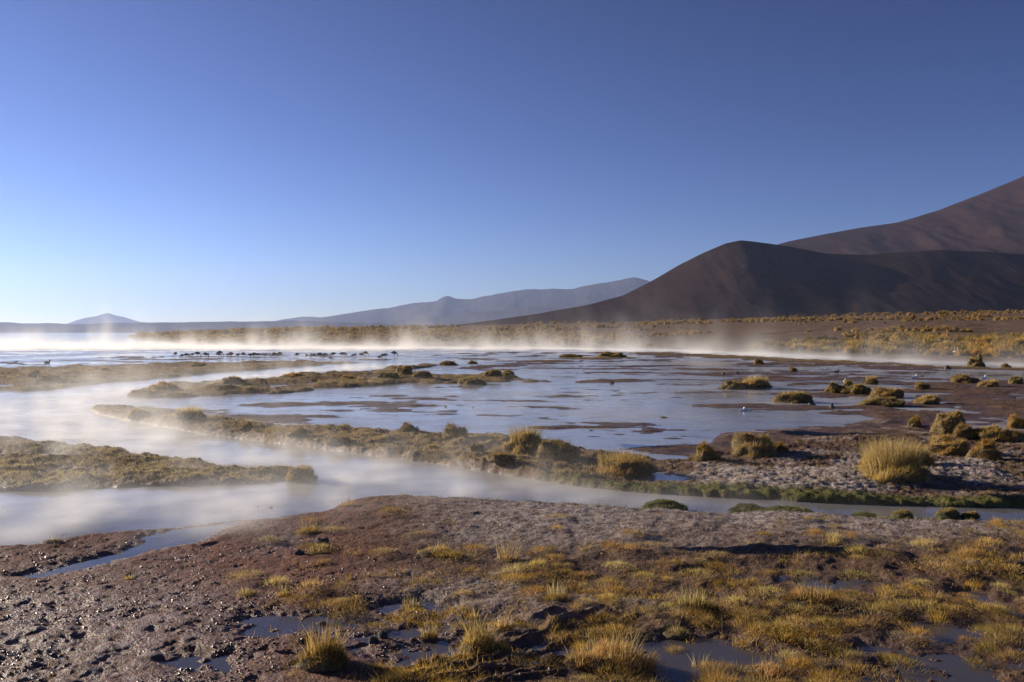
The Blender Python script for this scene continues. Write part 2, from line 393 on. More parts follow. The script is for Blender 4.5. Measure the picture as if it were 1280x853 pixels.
# ------------------------------------------------------------------ hills
def hill(name, prof, D, depth, mat, rough, seed, base=-5, back=None, gully=.5, step=3.0):
    """A ridge at distance D whose skyline follows PROF (photo pixels); the flank comes DEPTH metres towards us and BACK metres behind."""
    back = back or depth * 1.4
    P = np.array(prof, float)
    px = np.arange(P[0, 0], P[-1, 0] + .1, step)
    top = np.interp(px, P[:, 0], P[:, 1])
    jag = fbm(px / 22, px * 0 + seed, 5, seed + 40, .6) * (1.5 if D > 8000 else .5)
    top = top + jag * np.clip((HY - top) / 12, 0, 1)
    k = np.ones(3) / 3; tp = np.convolve(np.pad(top, 1, mode='edge'), k, 'valid')
    X = (px - CX) / F * D
    H = CAMH + (HY - tp) * D / F
    nf = 70; nb = 24
    q = np.concatenate([np.linspace(-1, 0, nf), np.linspace(0, 1, nb)[1:]])
    dy = np.where(q < 0, q * depth, q * back)
    XX = np.repeat(X[None, :], len(q), 0); YY = D + np.repeat(dy[:, None], len(X), 1)
    XX = XX * (YY / D) ** .5
    s = 1 - np.abs(q)[:, None]
    shape = np.where(q[:, None] < 0, s ** 1.15, s ** 1.1)
    n = fbm(XX / rough, YY / rough / 1.6, 6, seed, .52)
    rid = 1 - 2 * np.abs(fbm(XX / (rough * .45), YY / (rough * 1.2), 5, seed + 9, .5))
    amp = (H[None, :] - base).clip(0)
    fade = np.sqrt(np.clip(s * (1 - s) * 4, 0, 1))
    Z = base + amp * shape + amp * fade * (.06 * n + .045 * gully * rid)
    v = np.stack([XX.ravel(), YY.ravel(), Z.ravel()], 1)
    return struct(name, new_mesh(name, v, grid_quads(*XX.shape)), mat)

def hill_material(name, a, b_, c_, sc_, bump):
    m, t, b = new_mat(name)
    pos = t.new('ShaderNodeNewGeometry').outputs['Position']
    mp = t.new('ShaderNodeMapping', {'Vector': pos, 'Scale': (1, .5, 1.6)}).outputs[0]
    n = t.noise(mp, sc_, 8, .62); n2 = t.noise(pos, sc_ * 9, 6, .65)
    col = t.mix(t.ramp(n, .35, .65), a, b_); col = t.mix(t.math('MULTIPLY', t.ramp(n2, .45, .75), .6), col, c_)
    t.put(b.inputs['Base Color'], col); b.inputs['Roughness'].default_value = 1; b.inputs['Specular IOR Level'].default_value = 0
    st = t.noise(t.new('ShaderNodeMapping', {'Vector': pos, 'Scale': (1, .06, .10)}).outputs[0], sc_ * 6, 7, .7, .4)
    col = t.mix(t.math('MULTIPLY', t.ramp(st, .45, .68), .4), col, b_); col = t.mix(t.math('MULTIPLY', t.ramp(st, .50, .32), .5), col, c3(a[0] * .6, a[1] * .6, a[2] * .65))
    t.put(b.inputs['Base Color'], col)
    h = t.math('ADD', t.math('MULTIPLY', n2, .3), t.math('ADD', n, t.math('MULTIPLY', st, .5)))
    t.put(b.inputs['Normal'], t.new('ShaderNodeBump', {'Height': h, 'Strength': .6, 'Distance': bump}))
    return m

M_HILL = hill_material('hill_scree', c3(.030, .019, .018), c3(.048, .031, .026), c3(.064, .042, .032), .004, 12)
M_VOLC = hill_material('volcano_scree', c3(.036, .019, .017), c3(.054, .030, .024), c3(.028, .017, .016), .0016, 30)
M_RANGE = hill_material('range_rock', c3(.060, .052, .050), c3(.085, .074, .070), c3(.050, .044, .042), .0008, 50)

hill('hill', [(430, 417), (500, 412), (560, 407.5), (620, 400), (680, 391), (740, 380), (780, 369), (815, 351), (850, 331), (880, 316), (905, 305), (925, 300.5), (945, 302.5), (985, 308), (1030, 317),
              (1080, 319), (1130, 315), (1180, 312.5), (1230, 315), (1280, 318), (1400, 322), (1700, 350), (2100, 400)], 2500, 600, M_HILL, 350, 3)
hill('mountain', [(840, 416), (900, 345), (960, 309), (990, 301), (1030, 293), (1075, 285), (1120, 279), (1170, 264), (1220, 245), (1280, 220), (1350, 190),
                  (1450, 160), (1550, 150), (1700, 165), (2000, 260), (2400, 410)], 4600, 1900, M_VOLC, 420, 5, gully=.6)
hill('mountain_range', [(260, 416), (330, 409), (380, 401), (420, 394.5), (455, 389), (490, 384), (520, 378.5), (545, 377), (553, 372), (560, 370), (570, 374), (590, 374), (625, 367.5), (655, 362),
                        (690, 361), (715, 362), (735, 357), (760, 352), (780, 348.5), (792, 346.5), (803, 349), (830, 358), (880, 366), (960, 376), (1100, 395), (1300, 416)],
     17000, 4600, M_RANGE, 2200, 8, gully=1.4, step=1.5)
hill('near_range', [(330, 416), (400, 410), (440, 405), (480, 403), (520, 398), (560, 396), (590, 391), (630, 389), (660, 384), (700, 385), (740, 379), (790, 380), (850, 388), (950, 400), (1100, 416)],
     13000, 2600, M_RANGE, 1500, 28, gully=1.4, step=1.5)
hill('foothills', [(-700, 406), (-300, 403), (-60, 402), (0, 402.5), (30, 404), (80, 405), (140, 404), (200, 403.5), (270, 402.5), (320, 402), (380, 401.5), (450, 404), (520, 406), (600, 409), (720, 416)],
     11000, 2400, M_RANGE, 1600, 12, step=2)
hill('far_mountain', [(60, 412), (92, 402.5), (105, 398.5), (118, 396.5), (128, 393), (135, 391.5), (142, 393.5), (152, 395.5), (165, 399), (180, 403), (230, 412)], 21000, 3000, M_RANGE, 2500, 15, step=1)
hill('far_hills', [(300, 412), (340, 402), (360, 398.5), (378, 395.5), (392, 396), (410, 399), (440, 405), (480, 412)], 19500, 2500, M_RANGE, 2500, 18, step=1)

# ------------------------------------------------------------------ grass blades
def blades(base, lean, height, width, r, curve=.35):
    """base (n,3), lean (n,2) horizontal reach of the tip per unit height; three-segment tapering blades"""
    n = len(base)
    az = r.uniform(0, math.pi, n); wx = np.cos(az) * width / 2; wy = np.sin(az) * width / 2
    V = np.zeros((n, 7, 3)); h = np.asarray(height)
    for k, (f, w) in enumerate(((0, 1), (.4, .85), (.75, .5))):
        off = (f ** (1 + curve * 2))
        c = np.stack([base[:, 0] + lean[:, 0] * h * off, base[:, 1] + lean[:, 1] * h * off, base[:, 2] + h * f], 1)
        V[:, 2 * k] = c; V[:, 2 * k + 1] = c
        V[:, 2 * k, 0] -= wx * w; V[:, 2 * k, 1] -= wy * w; V[:, 2 * k + 1, 0] += wx * w; V[:, 2 * k + 1, 1] += wy * w
    droop = np.clip(np.hypot(lean[:, 0], lean[:, 1]) - .8, 0, 1) * .25
    V[:, 6] = np.stack([base[:, 0] + lean[:, 0] * h, base[:, 1] + lean[:, 1] * h, base[:, 2] + h * (1 - droop)], 1)
    i = np.arange(n)[:, None] * 7
    Q = np.concatenate([i + [0, 1, 3, 2], i + [2, 3, 5, 4]]); T = i + [4, 5, 6]
    tint = np.repeat(r.uniform(0, 1, n), 7)
    return V.reshape(-1, 3), Q, T, tint

def blade_mesh(name, *a, **k):
    v, q, t, tint = blades(*a, **k)
    me = new_mesh(name, v, q, t); attr(me, 'tint', tint)
    return me

def tuft_mesh(name, r, n, rad, h, w, spread, flat=1.0, mound=0.0):
    a = r.uniform(0, 2 * math.pi, n); q = np.sqrt(r.uniform(0, 1, n))
    ctr = r.normal(0, rad * .35, (max(2, n // 40), 2)); ci = r.integers(0, len(ctr), n)
    bx = np.cos(a) * q * rad * .65 + ctr[ci, 0]; by = (np.sin(a) * q * rad * .65 + ctr[ci, 1]) * flat
    bz = mound * np.clip(1 - (bx ** 2 + by ** 2) / (rad * 1.3) ** 2, 0, 1) - .01
    lean = np.stack([bx, by], 1) / rad * spread + r.normal(0, .28 * spread + .06, (n, 2))
    hh = h * r.uniform(.35, 1.0, n) * (1 - .45 * q)
    return blade_mesh(name, np.stack([bx, by, bz], 1), lean, hh, r.uniform(.6, 1.1, n) * w, r)

def dome(r, rx, ry, h, nu=40, nv=14, lump=.22, seed=1, over=.12):
    """lumpy closed mound; a slight overhang at the foot as cushions have"""
    u = np.linspace(0, 2 * math.pi, nu, endpoint=False); V = []
    for j in range(nv):
        f = j / (nv - 1); ang = f * (math.pi / 2 + .35)
        rad = math.sin(ang) ** .8 if ang < math.pi / 2 else 1 - over * (ang - math.pi / 2)
        zz = math.cos(ang)
        x = np.cos(u) * rad; y = np.sin(u) * rad
        n = fbm(x * 2.1 + 31 * seed, y * 2.1 + zz * 2, 4, seed)
        k = 1 + lump * n
        V.append(np.stack([x * rx * k, y * ry * k, (zz * h if zz > 0 else zz * h * .5) * (1 + lump * 1.4 * n)], 1))
    V = np.concatenate(V)
    Q = []
    for j in range(nv - 1):
        a = j * nu + np.arange(nu); b = j * nu + (np.arange(nu) + 1) % nu
        Q.append(np.stack([a, a + nu, b + nu, b], 1))
    return V, np.concatenate(Q), nu, nv

def fur(r, V, Q, n, h, w, lean_out=.9, up=.55, top=None):
    """short blades standing on a mound's surface"""
    tri = Q; c = V[tri].mean(1); a = V[tri[:, 0]]; b = V[tri[:, 2]]; d1 = b - a; d2 = V[tri[:, 3]] - V[tri[:, 1]]
    N = np.cross(d1, d2); area = np.linalg.norm(N, axis=1) + 1e-9; N = N / area[:, None]
    N[(N * c).sum(1) < 0] *= -1
    pick = r.choice(len(tri), n, p=area / area.sum())
    w4 = r.dirichlet((1, 1, 1, 1), n)
    P = (V[tri[pick]] * w4[:, :, None]).sum(1)
    nn = N[pick]
    dirv = nn * lean_out + np.array([0, 0, up]) + r.normal(0, .28, (n, 3))
    dirv[:, 2] = np.maximum(dirv[:, 2], .12)
    L = h * r.uniform(.35, 1.15, n) * (1 + 1.1 * np.clip(fbm(P[:, 0] * 9 + 3, P[:, 1] * 9 + P[:, 2] * 7, 3, 5), -.7, 1))
    ln = np.linalg.norm(dirv, axis=1)
    hz_ = L * dirv[:, 2] / ln
    lean = dirv[:, :2] / dirv[:, 2:3]
    lean = np.clip(lean, -3, 3) + np.array([.22, -.10])
    return P - nn * .01, lean, hz_, w * r.uniform(.6, 1.2, n)

def tussock(kind, r, rx, ry, h, seed, nfur, furh, mat, core_mat=None, nstalk=0, stalkh=.3, stalk_mat=None, stalk_side=None, lump=.22, wide=1.0):
    """a mound of peat with a coat of grass and, on some, tall stalks; three parts"""
    V, Q, nu, nv = dome(r, rx, ry, h, seed=seed, lump=lump)
    core = new_mesh('mound', V, Q)
    P, lean, hh, ww = fur(r, V, Q, nfur, furh, .006 * wide)
    coat = blade_mesh('grass_leaves', P, lean, hh, ww, r, curve=.15)
    st = None
    if nstalk:
        a = r.uniform(0, 2 * math.pi, nstalk); q = np.sqrt(r.uniform(0, 1, nstalk))
        bx = np.cos(a) * q * rx * .8; by = np.sin(a) * q * ry * .8
        if stalk_side is not None: bx = bx * .6 + stalk_side * rx * .4
        bz = h * np.sqrt(np.clip(1 - (bx / rx) ** 2 - (by / ry) ** 2, 0, 1)) * .8
        lean = np.stack([bx / rx, by / ry], 1) * .45 + r.normal(0, .16, (nstalk, 2))
        st = blade_mesh('tall_stalks', np.stack([bx, by, bz], 1), lean, stalkh * r.uniform(.45, 1.05, nstalk), .006 * wide * r.uniform(.6, 1.1, nstalk), r)  # upright stalks that rise above the coat of grass
    return core, coat, st

def place_tussock(name, meshes, mats, x, y, z, rz, label, cat, group=None, scale=1.0):
    e = bpy.data.objects.new(name, None); COL.objects.link(e); e.empty_display_size = .1
    e.location = (x, y, z); e.rotation_euler = (0, 0, rz); e.scale = (scale,) * 3
    tag(e, label, cat, group)
    for nm, me, mt in zip(('mound', 'grass_leaves', 'tall_stalks'), meshes, mats):
        if me is not None: link(nm, me, mt, e)
    return e

# (px, py of the foot, width px, height px, kind, label)
TUS = [
 (1128, 609, 92, 40, 'tall', 'largest tussock of tall pale straw grass on the frosty flat behind the mossy bank'),
 (1153, 588, 34, 20, 'rust', 'round rusty brown tussock half hidden behind the tall pale straw tussock'),
 (1196, 545, 44, 24, 'gold', 'high golden tussock on a whitish crusted mound near the edge of the flat'),
 (1212, 553, 34, 16, 'rust', 'brown rounded tussock leaning against the front of the high golden one'),
 (1196, 574, 56, 18, 'gold', 'low golden tussock on white crust just above the round brown clump row'),
 (1237, 581, 40, 19, 'rust', 'lone blunt brown tussock beside the white crusted one, casting a long shadow'),
 (1262, 556, 60, 14, 'dark', 'dark flattened tussock lying along the shaded side of the golden mounds'),
 (1146, 537, 18, 12, 'rust', 'small round reddish mound alone in front of the wet mud'),
 (1275, 536, 22, 14, 'gold', 'golden tussock cut by the edge of the view on the far mud'),
 (951, 576, 62, 24, 'gold', 'broad golden brown dome of grass behind the mossy bank, beside a small olive one'),
 (886, 582, 34, 18, 'olive', 'small olive dome of grass between the straw tussock and the broad golden dome'),
 (975, 572, 24, 10, 'rust', 'low brown hump at the shaded end of the broad golden dome'),
 (780, 598, 84, 26, 'pale', 'wide shaggy straw tussock with pale stalks on the bank corner above the river'),
 (698, 582, 56, 26, 'dark', 'dark olive tussock veiled by steam in the middle of the bank'),
 (657, 576, 52, 28, 'pale', 'pale steaming tussock with upright stalks touching the dark olive one'),
 (567, 558, 32, 16, 'olive', 'small green tussock standing alone on the steaming bank'),
 (596, 577, 20, 9, 'rust', 'little brown hump just above the river on the steaming bank'),
 (508, 547, 26, 9, 'rust', 'low grey brown hump on the crest of the steaming bank'),
 (430, 541, 24, 9, 'rust', 'rounded hump on the bank nearest the shallow pool'),
 (232, 534, 44, 14, 'pale', 'straw topped hummock near the tip of the steaming bank'),
 (170, 527, 26, 9, 'dark', 'dark stumpy hummock close to the rounded tip of the bank'),
 (306, 545, 24, 9, 'rust', 'dull brown hummock halfway along the thin part of the bank'),
 (370, 556, 24, 9, 'rust', 'brown hummock on the river edge of the thin bank'),
 (420, 563, 30, 9, 'rust', 'broad brown hummock further down the river edge of the thin bank'),
 (375, 603, 40, 15, 'dark', 'dark rounded hummock ending the steaming mud island'),
 (997, 504, 50, 11, 'olive', 'oval olive tussock with a pale brush of stalks standing in the shallows'),
 (921, 487, 34, 8, 'olive', 'low olive cushion at the near end of the twin islet in the shallows'),
 (948, 486, 40, 12, 'pale', 'straw topped cushion at the far end of the twin islet in the shallows'),
 (1046, 493, 28, 11, 'olive', 'first olive cushion of the cluster at the edge of the shallows'),
 (1074, 494, 40, 11, 'olive', 'wide olive cushion in the middle of the cluster at the shallows'),
 (1091, 481, 16, 10, 'pale', 'small pale tuft with upright stalks poking up behind the cushion cluster'),
 (1062, 483, 12, 7, 'gold', 'tiny golden knob of grass on top of the cushion cluster'),
 (1113, 498, 44, 12, 'gold', 'golden cushion at the far end of the cluster by the shallows'),
 (1112, 509, 62, 11, 'olive', 'long low olive cushion in front of the cluster by the shallows'),
 (1163, 506, 36, 9, 'gold', 'low golden cushion trailing off beside the long olive one'),
 (1154, 488, 18, 9, 'olive', 'single round olive knob on the mud past the cushion cluster'),
 (1223, 460, 22, 14, 'gold', 'upright golden tussock alone on the low lip beside the far channel'),
 (1259, 461, 12, 6, 'rust', 'small rusty mound on the stony lip near the upright golden tussock'),
 (1212, 480, 36, 7, 'olive', 'flat dark olive cushion with two white birds resting behind it'),
 (1240, 484, 26, 8, 'gold', 'golden cushion on the mud beside the flat dark olive one'),
 (1273, 481, 18, 9, 'dark', 'dark cushion at the edge of the view on the far mud'),
 (992, 465, 10, 6, 'rust', 'tiny rusty mound alone in the blue water below the lip'),
 (950, 456, 14, 6, 'gold', 'small golden hump on the lip at the start of the far channel'),
 (617, 474, 26, 8, 'olive', 'rounded olive cushion with a flat top on the islet in mid water'),
 (635, 473, 16, 5, 'olive', 'thin olive cushion tailing off the mid water islet'),
 (590, 481, 40, 8, 'olive', 'dark olive cushion along the near edge of the mid water islet'),
 (505, 470, 20, 8, 'gold', 'peaked golden hummock on the spit beside the narrow channel'),
 (527, 477, 28, 6, 'olive', 'olive hummock on the near side of the spit'),
 (485, 477, 30, 6, 'olive', 'dull olive hummock on the spit, next to the peaked golden one'),
 (435, 475, 22, 5, 'gold', 'flat golden hummock on the middle of the spit'),
 (365, 475, 28, 6, 'gold', 'golden brown hummock on the thin part of the spit'),
 (290, 483, 30, 8, 'rust', 'brown hummock on the spit where the channel widens'),
 (198, 492, 40, 9, 'gold', 'broad golden hummock near the pointed start of the spit'),
 (590, 455, 12, 4, 'olive', 'tiny olive hump on the far sliver of land'),
 (560, 457, 26, 5, 'olive', 'low olive hump along the far sliver of land in the shallows'),
 (244, 461, 26, 6, 'rust', 'rounded brown hump rising from the steaming strip by the far channel'),
 (55, 480, 30, 7, 'rust', 'dark brown hump on the steaming strip where the land is widest'),
 (40, 477, 16, 8, 'dark', 'dark knob behind the widest part of the steaming strip'),
 (95, 481, 26, 5, 'rust', 'flat brown hump on the steaming strip near the river mouth'),
 (120, 467, 30, 4, 'gold', 'golden low hump along the back of the steaming strip'),
 (715, 447, 30, 4, 'olive', 'flat olive islet cushion far out in the shallows'),
 (765, 447, 40, 5, 'olive', 'longer olive islet cushion far out in the shallows beside the flat one'),
 (540, 571, 26, 7, 'rust', 'grey brown crusted hump on the river rim of the steaming bank'),
 (470, 563, 26, 7, 'rust', 'small crusted hump on the river rim where the bank narrows'),
 (625, 592, 34, 8, 'rust', 'crusted hump at the foot of the pale steaming tussock'),
 (560, 586, 60, 0, None, None),
]
KM = {'tall': (M_PALE, M_PEAT, M_PALE), 'gold': (M_GOLD, M_PEAT, M_PALE), 'rust': (M_RUST, M_PEAT, M_RUST), 'olive': (M_OLIVE, M_PEAT, M_PALE),
      'dark': (M_OLIVE, M_PEAT, M_RUST), 'pale': (M_GOLD, M_PEAT, M_PALE), 'moss': (M_MOSS, M_MOSSCORE, M_OLIVE)}
def do_tussocks():
    for i, (px, py, w, h, kind, label) in enumerate(TUS):
        if not kind: continue
        r = np.random.default_rng(100 + i)
        x, y = ground_xy(px, py); W = w / F * y; H = max(h / F * y, .05)
        ry = min(W * .42, .5 + W * .15); y += ry * .7
        lv = max(hz(x, y), -.01)
        near = max(.25, min(1.0, 16 / y)); wide = max(1.0, y / 14)
        nfur = int(np.clip(5000 * near * (W / .8) ** .7, 400, 7000))
        furh = min(.085, .28 * H + .015) * (1 if kind != 'tall' else 1.5)
        ns = {'tall': 1700, 'pale': 520, 'gold': 300, 'olive': 120, 'dark': 90, 'rust': 140}[kind]
        if kind == 'olive' and px in (997,): ns = 420
        ns = int(ns * (.45 + .55 * near))
        sh = {'tall': H * .95, 'pale': H * .85}.get(kind, H * .45)
        if px == 997: sh = H * .95
        hc = H * (.55 if kind == 'tall' else .62 if kind == 'pale' else .85)
        mats = KM[kind]
        ms = tussock(kind, r, W / 2 * .88, ry * .9, hc, 100 + i, nfur, furh, None, nstalk=ns, stalkh=sh, wide=wide, lump=.55)
        nm = 'grass_tussock' if h >= 9 else 'grass_hummock'
        place_tussock(nm, ms, (mats[1], mats[0], mats[2]), x, y, lv - .015, 0, label, 'tussock' if h >= 9 else 'hummock', 'tussocks and hummocks of the wet meadow')
do_tussocks()

# green moss hummocks along the near river edge
MOSS = [(832, 641, 56, 14, 'smooth dark green moss hummock overhanging the near river edge, highest of the row'),
        (985, 647, 84, 11, 'long dark green moss hummock at the near river edge casting a broad shadow'),
        (938, 643, 46, 10, 'short green moss hummock joined to the head of the long one'),
        (1132, 651, 26, 11, 'round bright green moss hummock near a single thin stalk'),
        (1190, 650, 30, 12, 'bright yellowish green moss hummock farthest along the near river edge'),
        (1218, 651, 22, 7, 'small pale moss hummock next to the yellowish green one'),
        (1084, 650, 30, 5, 'flat olive moss hummock between the long one and the round ones'),
        (1092, 633, 60, 0, '')]
for i, (px, py, w, h, lab) in enumerate(MOSS):
    if not h: continue
    r = np.random.default_rng(300 + i); x, y = ground_xy(px, py); W = w / F * y; H = h / F * y
    ms = tussock('moss', r, W / 2, min(W * .4, .26), H * .72, 300 + i, int(5200 * min(1, W / .6) + 900), .03, None, nstalk=0, lump=.2, wide=.8)
    place_tussock('moss_hummock', ms, (M_MOSSCORE, M_OLIVE if px in (1132, 1190, 1218) else M_MOSS, None), x, y + .08, max(hz(x, y + .08), .03) - .015, 0, lab, 'moss hummock', 'moss hummocks on the near river edge')

# ------------------------------------------------------------------ grass tufts on the near shore
def zone_label(px, py, size):
    row = 'beside the mossy river edge' if py < 668 else 'on frosty ground' if py < 712 else 'in mid meadow' if py < 775 else 'between dark puddles'
    if px < 330: col = 'among the wet red clods'
    elif px < 620: col = 'on bare mud by puddles'
    elif px < 800: col = 'near the wheel tracks'
    elif px < 1020: col = 'in the dense straw patch'
    else: col = 'at the straw patch edge'
    return f'{size} golden grass tuft {row}, {col}', f'{size} tufts {row} {col}'

BIG = [ # px, py foot, width, height px, variant, label
 (400, 846, 74, 44, 'big', 'shaggy golden tuft with a dark hollow front standing in red mud clods'),
 (598, 824, 52, 38, 'big', 'tall bushy tuft growing out of the puddle beside the wheel track'),
 (572, 832, 40, 16, 'low', 'low rusty tuft at the foot of the bushy puddle tuft'),
 (622, 826, 38, 20, 'low', 'dark spreading tuft on the wheel track side of the bushy puddle tuft'),
 (770, 846, 112, 40, 'big', 'widest clump of golden grass with long loose stalks at the bottom of the view'),
 (725, 842, 50, 26, 'low', 'olive side clump attached to the widest clump of golden grass'),
 (534, 803, 30, 22, 'mid', 'yellow green tuft on a small mud islet in the puddles'),
 (592, 778, 18, 12, 'mid', 'small round tuft at the back rim of the puddles'),
 (628, 792, 24, 18, 'stalk', 'thin tuft with upright stalks in the shallow puddle'),
 (514, 764, 34, 12, 'stalk', 'flat tuft with one long stalk beside the bright icy puddle'),
 (545, 702, 56, 14, 'low', 'wide dark mound of dry grass in the open mud'),
 (634, 708, 40, 30, 'stalk', 'fan of tall pale stalks standing up from the open mud'),
 (383, 671, 36, 18, 'mid', 'golden tuft where the side stream leaves the river'),
 (432, 641, 26, 14, 'mid', 'golden tuft on the very edge of the river bend'),
 (696, 762, 40, 22, 'stalk', 'loose golden tuft above the wheel tracks'),
 (870, 775, 70, 24, 'big', 'broad golden clump crowned with whitish dead stalks'),
 (1020, 765, 80, 22, 'big', 'arched dark clump in the densest straw'),
 (880, 838, 44, 22, 'mid', 'whitish curled tuft standing in the dark puddle'),
 (848, 800, 44, 14, 'low', 'low pale tuft on the back shore of the dark puddle'),
 (960, 846, 60, 18, 'low', 'pale matted tuft at the bottom edge beyond the dark puddle'),
 (1045, 690, 24, 18, 'stalk', 'upright tuft of thin stalks on the frosty ground'),
 (158, 729, 20, 8, 'mid', 'small dark tuft alone on the red mud'),
 (62, 686, 28, 8, 'low', 'green tuft on the muddy point beside the side stream'),
 (166, 664, 12, 7, 'mid', 'tiny dark tuft at the tip of the muddy point'),
 (305, 750, 26, 10, 'mid', 'small golden tuft at the back of the red clods'),
 (352, 753, 22, 12, 'mid', 'golden tuft next to the small one behind the red clods'),
 (395, 700, 30, 12, 'mid', 'olive tuft beside two dark stones on the mud'),
]
def do_tufts():
    r = np.random.default_rng(55)
    G = 'golden grass tufts on the near shore'
    for i, (px, py, w, h, var, lab) in enumerate(BIG):
        rr = np.random.default_rng(500 + i); x, y = ground_xy(px, py); W = w / F * y; H = h / F * y
        n = int({'big': 1500, 'mid': 420, 'low': 700, 'stalk': 220}[var] * max(.6, min(1.6, W / .35)))
        e = bpy.data.objects.new('grass_tuft', None); COL.objects.link(e)
        y += W * .2; e.location = (x, y, hz(x, y) - .005)
        tag(e, lab, 'grass tuft', G)
        mh = H * (.45 if var in ('big', 'low') else .12)
        V, Q, *_ = dome(rr, W * .42, W * .3, mh, 26, 9, .3, 500 + i)
        link('mound', new_mesh('mound', V, Q), M_PEAT, e)
        P, lean, hh, ww = fur(rr, V, Q, n, H * (.40 if var != 'stalk' else .3), .0042, .7, .8)
        link('leaves', blade_mesh('leaves', P, lean, hh, ww, rr, curve=.25), M_GOLD if i % 3 else M_OLIVE, e)
        ns = {'big': 120, 'mid': 25, 'low': 18, 'stalk': 60}[var]
        a = rr.uniform(0, 6.28, ns); q = np.sqrt(rr.uniform(0, 1, ns)) * W * .3
        b = np.stack([np.cos(a) * q, np.sin(a) * q * .7, np.full(ns, mh * .6)], 1)
        link('tall_stalks', blade_mesh('tall_stalks', b, b[:, :2] / W * .8 + rr.normal(0, .22, (ns, 2)), H * rr.uniform(.5, 1.25, ns), np.full(ns, .0035), rr), M_PALE, e)  # loose pale stalks standing out of the tuft
    variants = []
    for k in range(14):
        rr = np.random.default_rng(700 + k)
        kind = k % 3
        if kind == 0: me = tuft_mesh('grass_tuft', rr, 300, .13, .060, .0034, 1.6, .8, .04)
        elif kind == 1: me = tuft_mesh('grass_tuft', rr, 420, .20, .044, .0034, 1.9, .7, .055)
        else: me = tuft_mesh('grass_tuft', rr, 150, .10, .10, .0032, 1.1, .9, .035)
        variants.append(me)
    cnt = 0; tries = 0
    while cnt < 268 and tries < 20000:
        tries += 1
        px = r.uniform(-40, 1320); py = r.uniform(650, 900)
        d = .05 + .95 * float(sstep(560, 900, px)) * float(sstep(655, 760, py)) + .50 * float(sstep(330, 430, px)) * (py < 790)
        if px < 330: d = .035
        x, y = ground_xy(px, py)
        d *= .35 + .9 * float(sstep(-.3, .3, fbm(np.array([x / .9]), np.array([y / .9]), 3, 77)[0]))
        # nearer ground covers more rows per metre
        if r.uniform() > d: continue
        z = hz(x, y)
        if z < -.012 and r.uniform() < .85: continue
        big = r.uniform(.55, 1.25)
        o = link('grass_tuft', variants[r.integers(0, 14)], None)
        if len(o.data.materials) == 0: o.data.materials.append((M_GOLD, M_GOLD, M_OLIVE, M_PALE)[cnt % 4])
        o.location = (x, y, z - .005); o.rotation_euler = (0, 0, r.uniform(0, 6.28)); o.scale = (big, big, big * r.uniform(.8, 1.25))
        lab, grp = zone_label(px, py, 'small' if big < .9 else 'fuller')
        tag(o, lab, 'grass tuft', grp)
        cnt += 1
do_tufts()

# thin grass between the tufts, and the short cover of bank, island and spits
def scatter_grass():
    r = np.random.default_rng(91)
    out = []
    # near meadow
    px = r.uniform(-200, 1750, 290000); py = 640 + 290 * r.uniform(0, 1, 290000) ** .65
    x, y = (px - CX) / F * (F * CAMH / (py - HY)), F * CAMH / (py - HY)
    L = land(x, y)
    d = L['grassy'] * .95 + .03 + .55 * sstep(330, 480, px) * sstep(.0, .3, fbm(x / .45, y / .45, 3, 78))
    d = d * sstep(-.02, .38, fbm(x / .30, y / .30, 4, 79) + .10) * (L['s']['fore'] > 1) * (L['z'] > .004) * (.12 + .88 * sstep(280, 420, px))
    k = r.uniform(0, 1, len(x)) < d
    x, y, z = x[k], y[k], L['z'][k]
    n = len(x)
    for j in range(3):   # little sprays of three blades
        bx = x + r.normal(0, .02, n); by = y + r.normal(0, .02, n)
        out.append((np.stack([bx, by, z - .004], 1), r.normal(0, .9, (n, 2)), r.uniform(.012, .040, n) * r.uniform(.6, 1.4, n) * np.where(r.uniform(0, 1, n) < .04, 2.6, 1), np.full(n, .0032)))
    b = [np.concatenate([o[i] for o in out]) for i in range(4)]
    me = blade_mesh('grass', *b, r)
    o = struct('grass', me, M_GOLD, 'stuff')
    # bank, island and spits: short matted cover
    N = 180000
    px = r.uniform(-300, 1700, N); py = r.uniform(446, 662, N)
    y = F * CAMH / (py - HY); x = (px - CX) / F * y
    L = land(x, y)
    d = np.clip(L['grassy'] * 1.1 + L['moss'] * 1.2 + .12 * (L['s']['bank'] > 3), 0, 1) * (L['z'] > .03) * (1 - L['far'])
    k = r.uniform(0, 1, N) < d * (.35 + .65 * sstep(-.2, .2, fbm(x / .5, y / .5, 3, 80)))
    x, y, z, mo = x[k], y[k], L['z'][k], L['moss'][k] > .4
    sc_ = np.clip(y / 16, 1, 4)
    for nm, sel, mt in (('low_grass', ~mo, M_STRAW), ('moss_grass', mo, M_MOSS)):
        xx, yy, zz, ss = x[sel], y[sel], z[sel], sc_[sel]; n = len(xx); out = []
        for j in range(4):
            out.append((np.stack([xx + r.normal(0, .035, n) * ss, yy + r.normal(0, .035, n) * ss, zz - .004], 1), r.normal(0, .7, (n, 2)),
                        r.uniform(.015, .055, n) * np.sqrt(ss) * (1 if nm == 'low_grass' else .6), .0045 * ss))
        b = [np.concatenate([o[i] for o in out]) for i in range(4)]
        struct(nm, blade_mesh(nm, *b, r), mt, 'stuff')
scatter_grass()

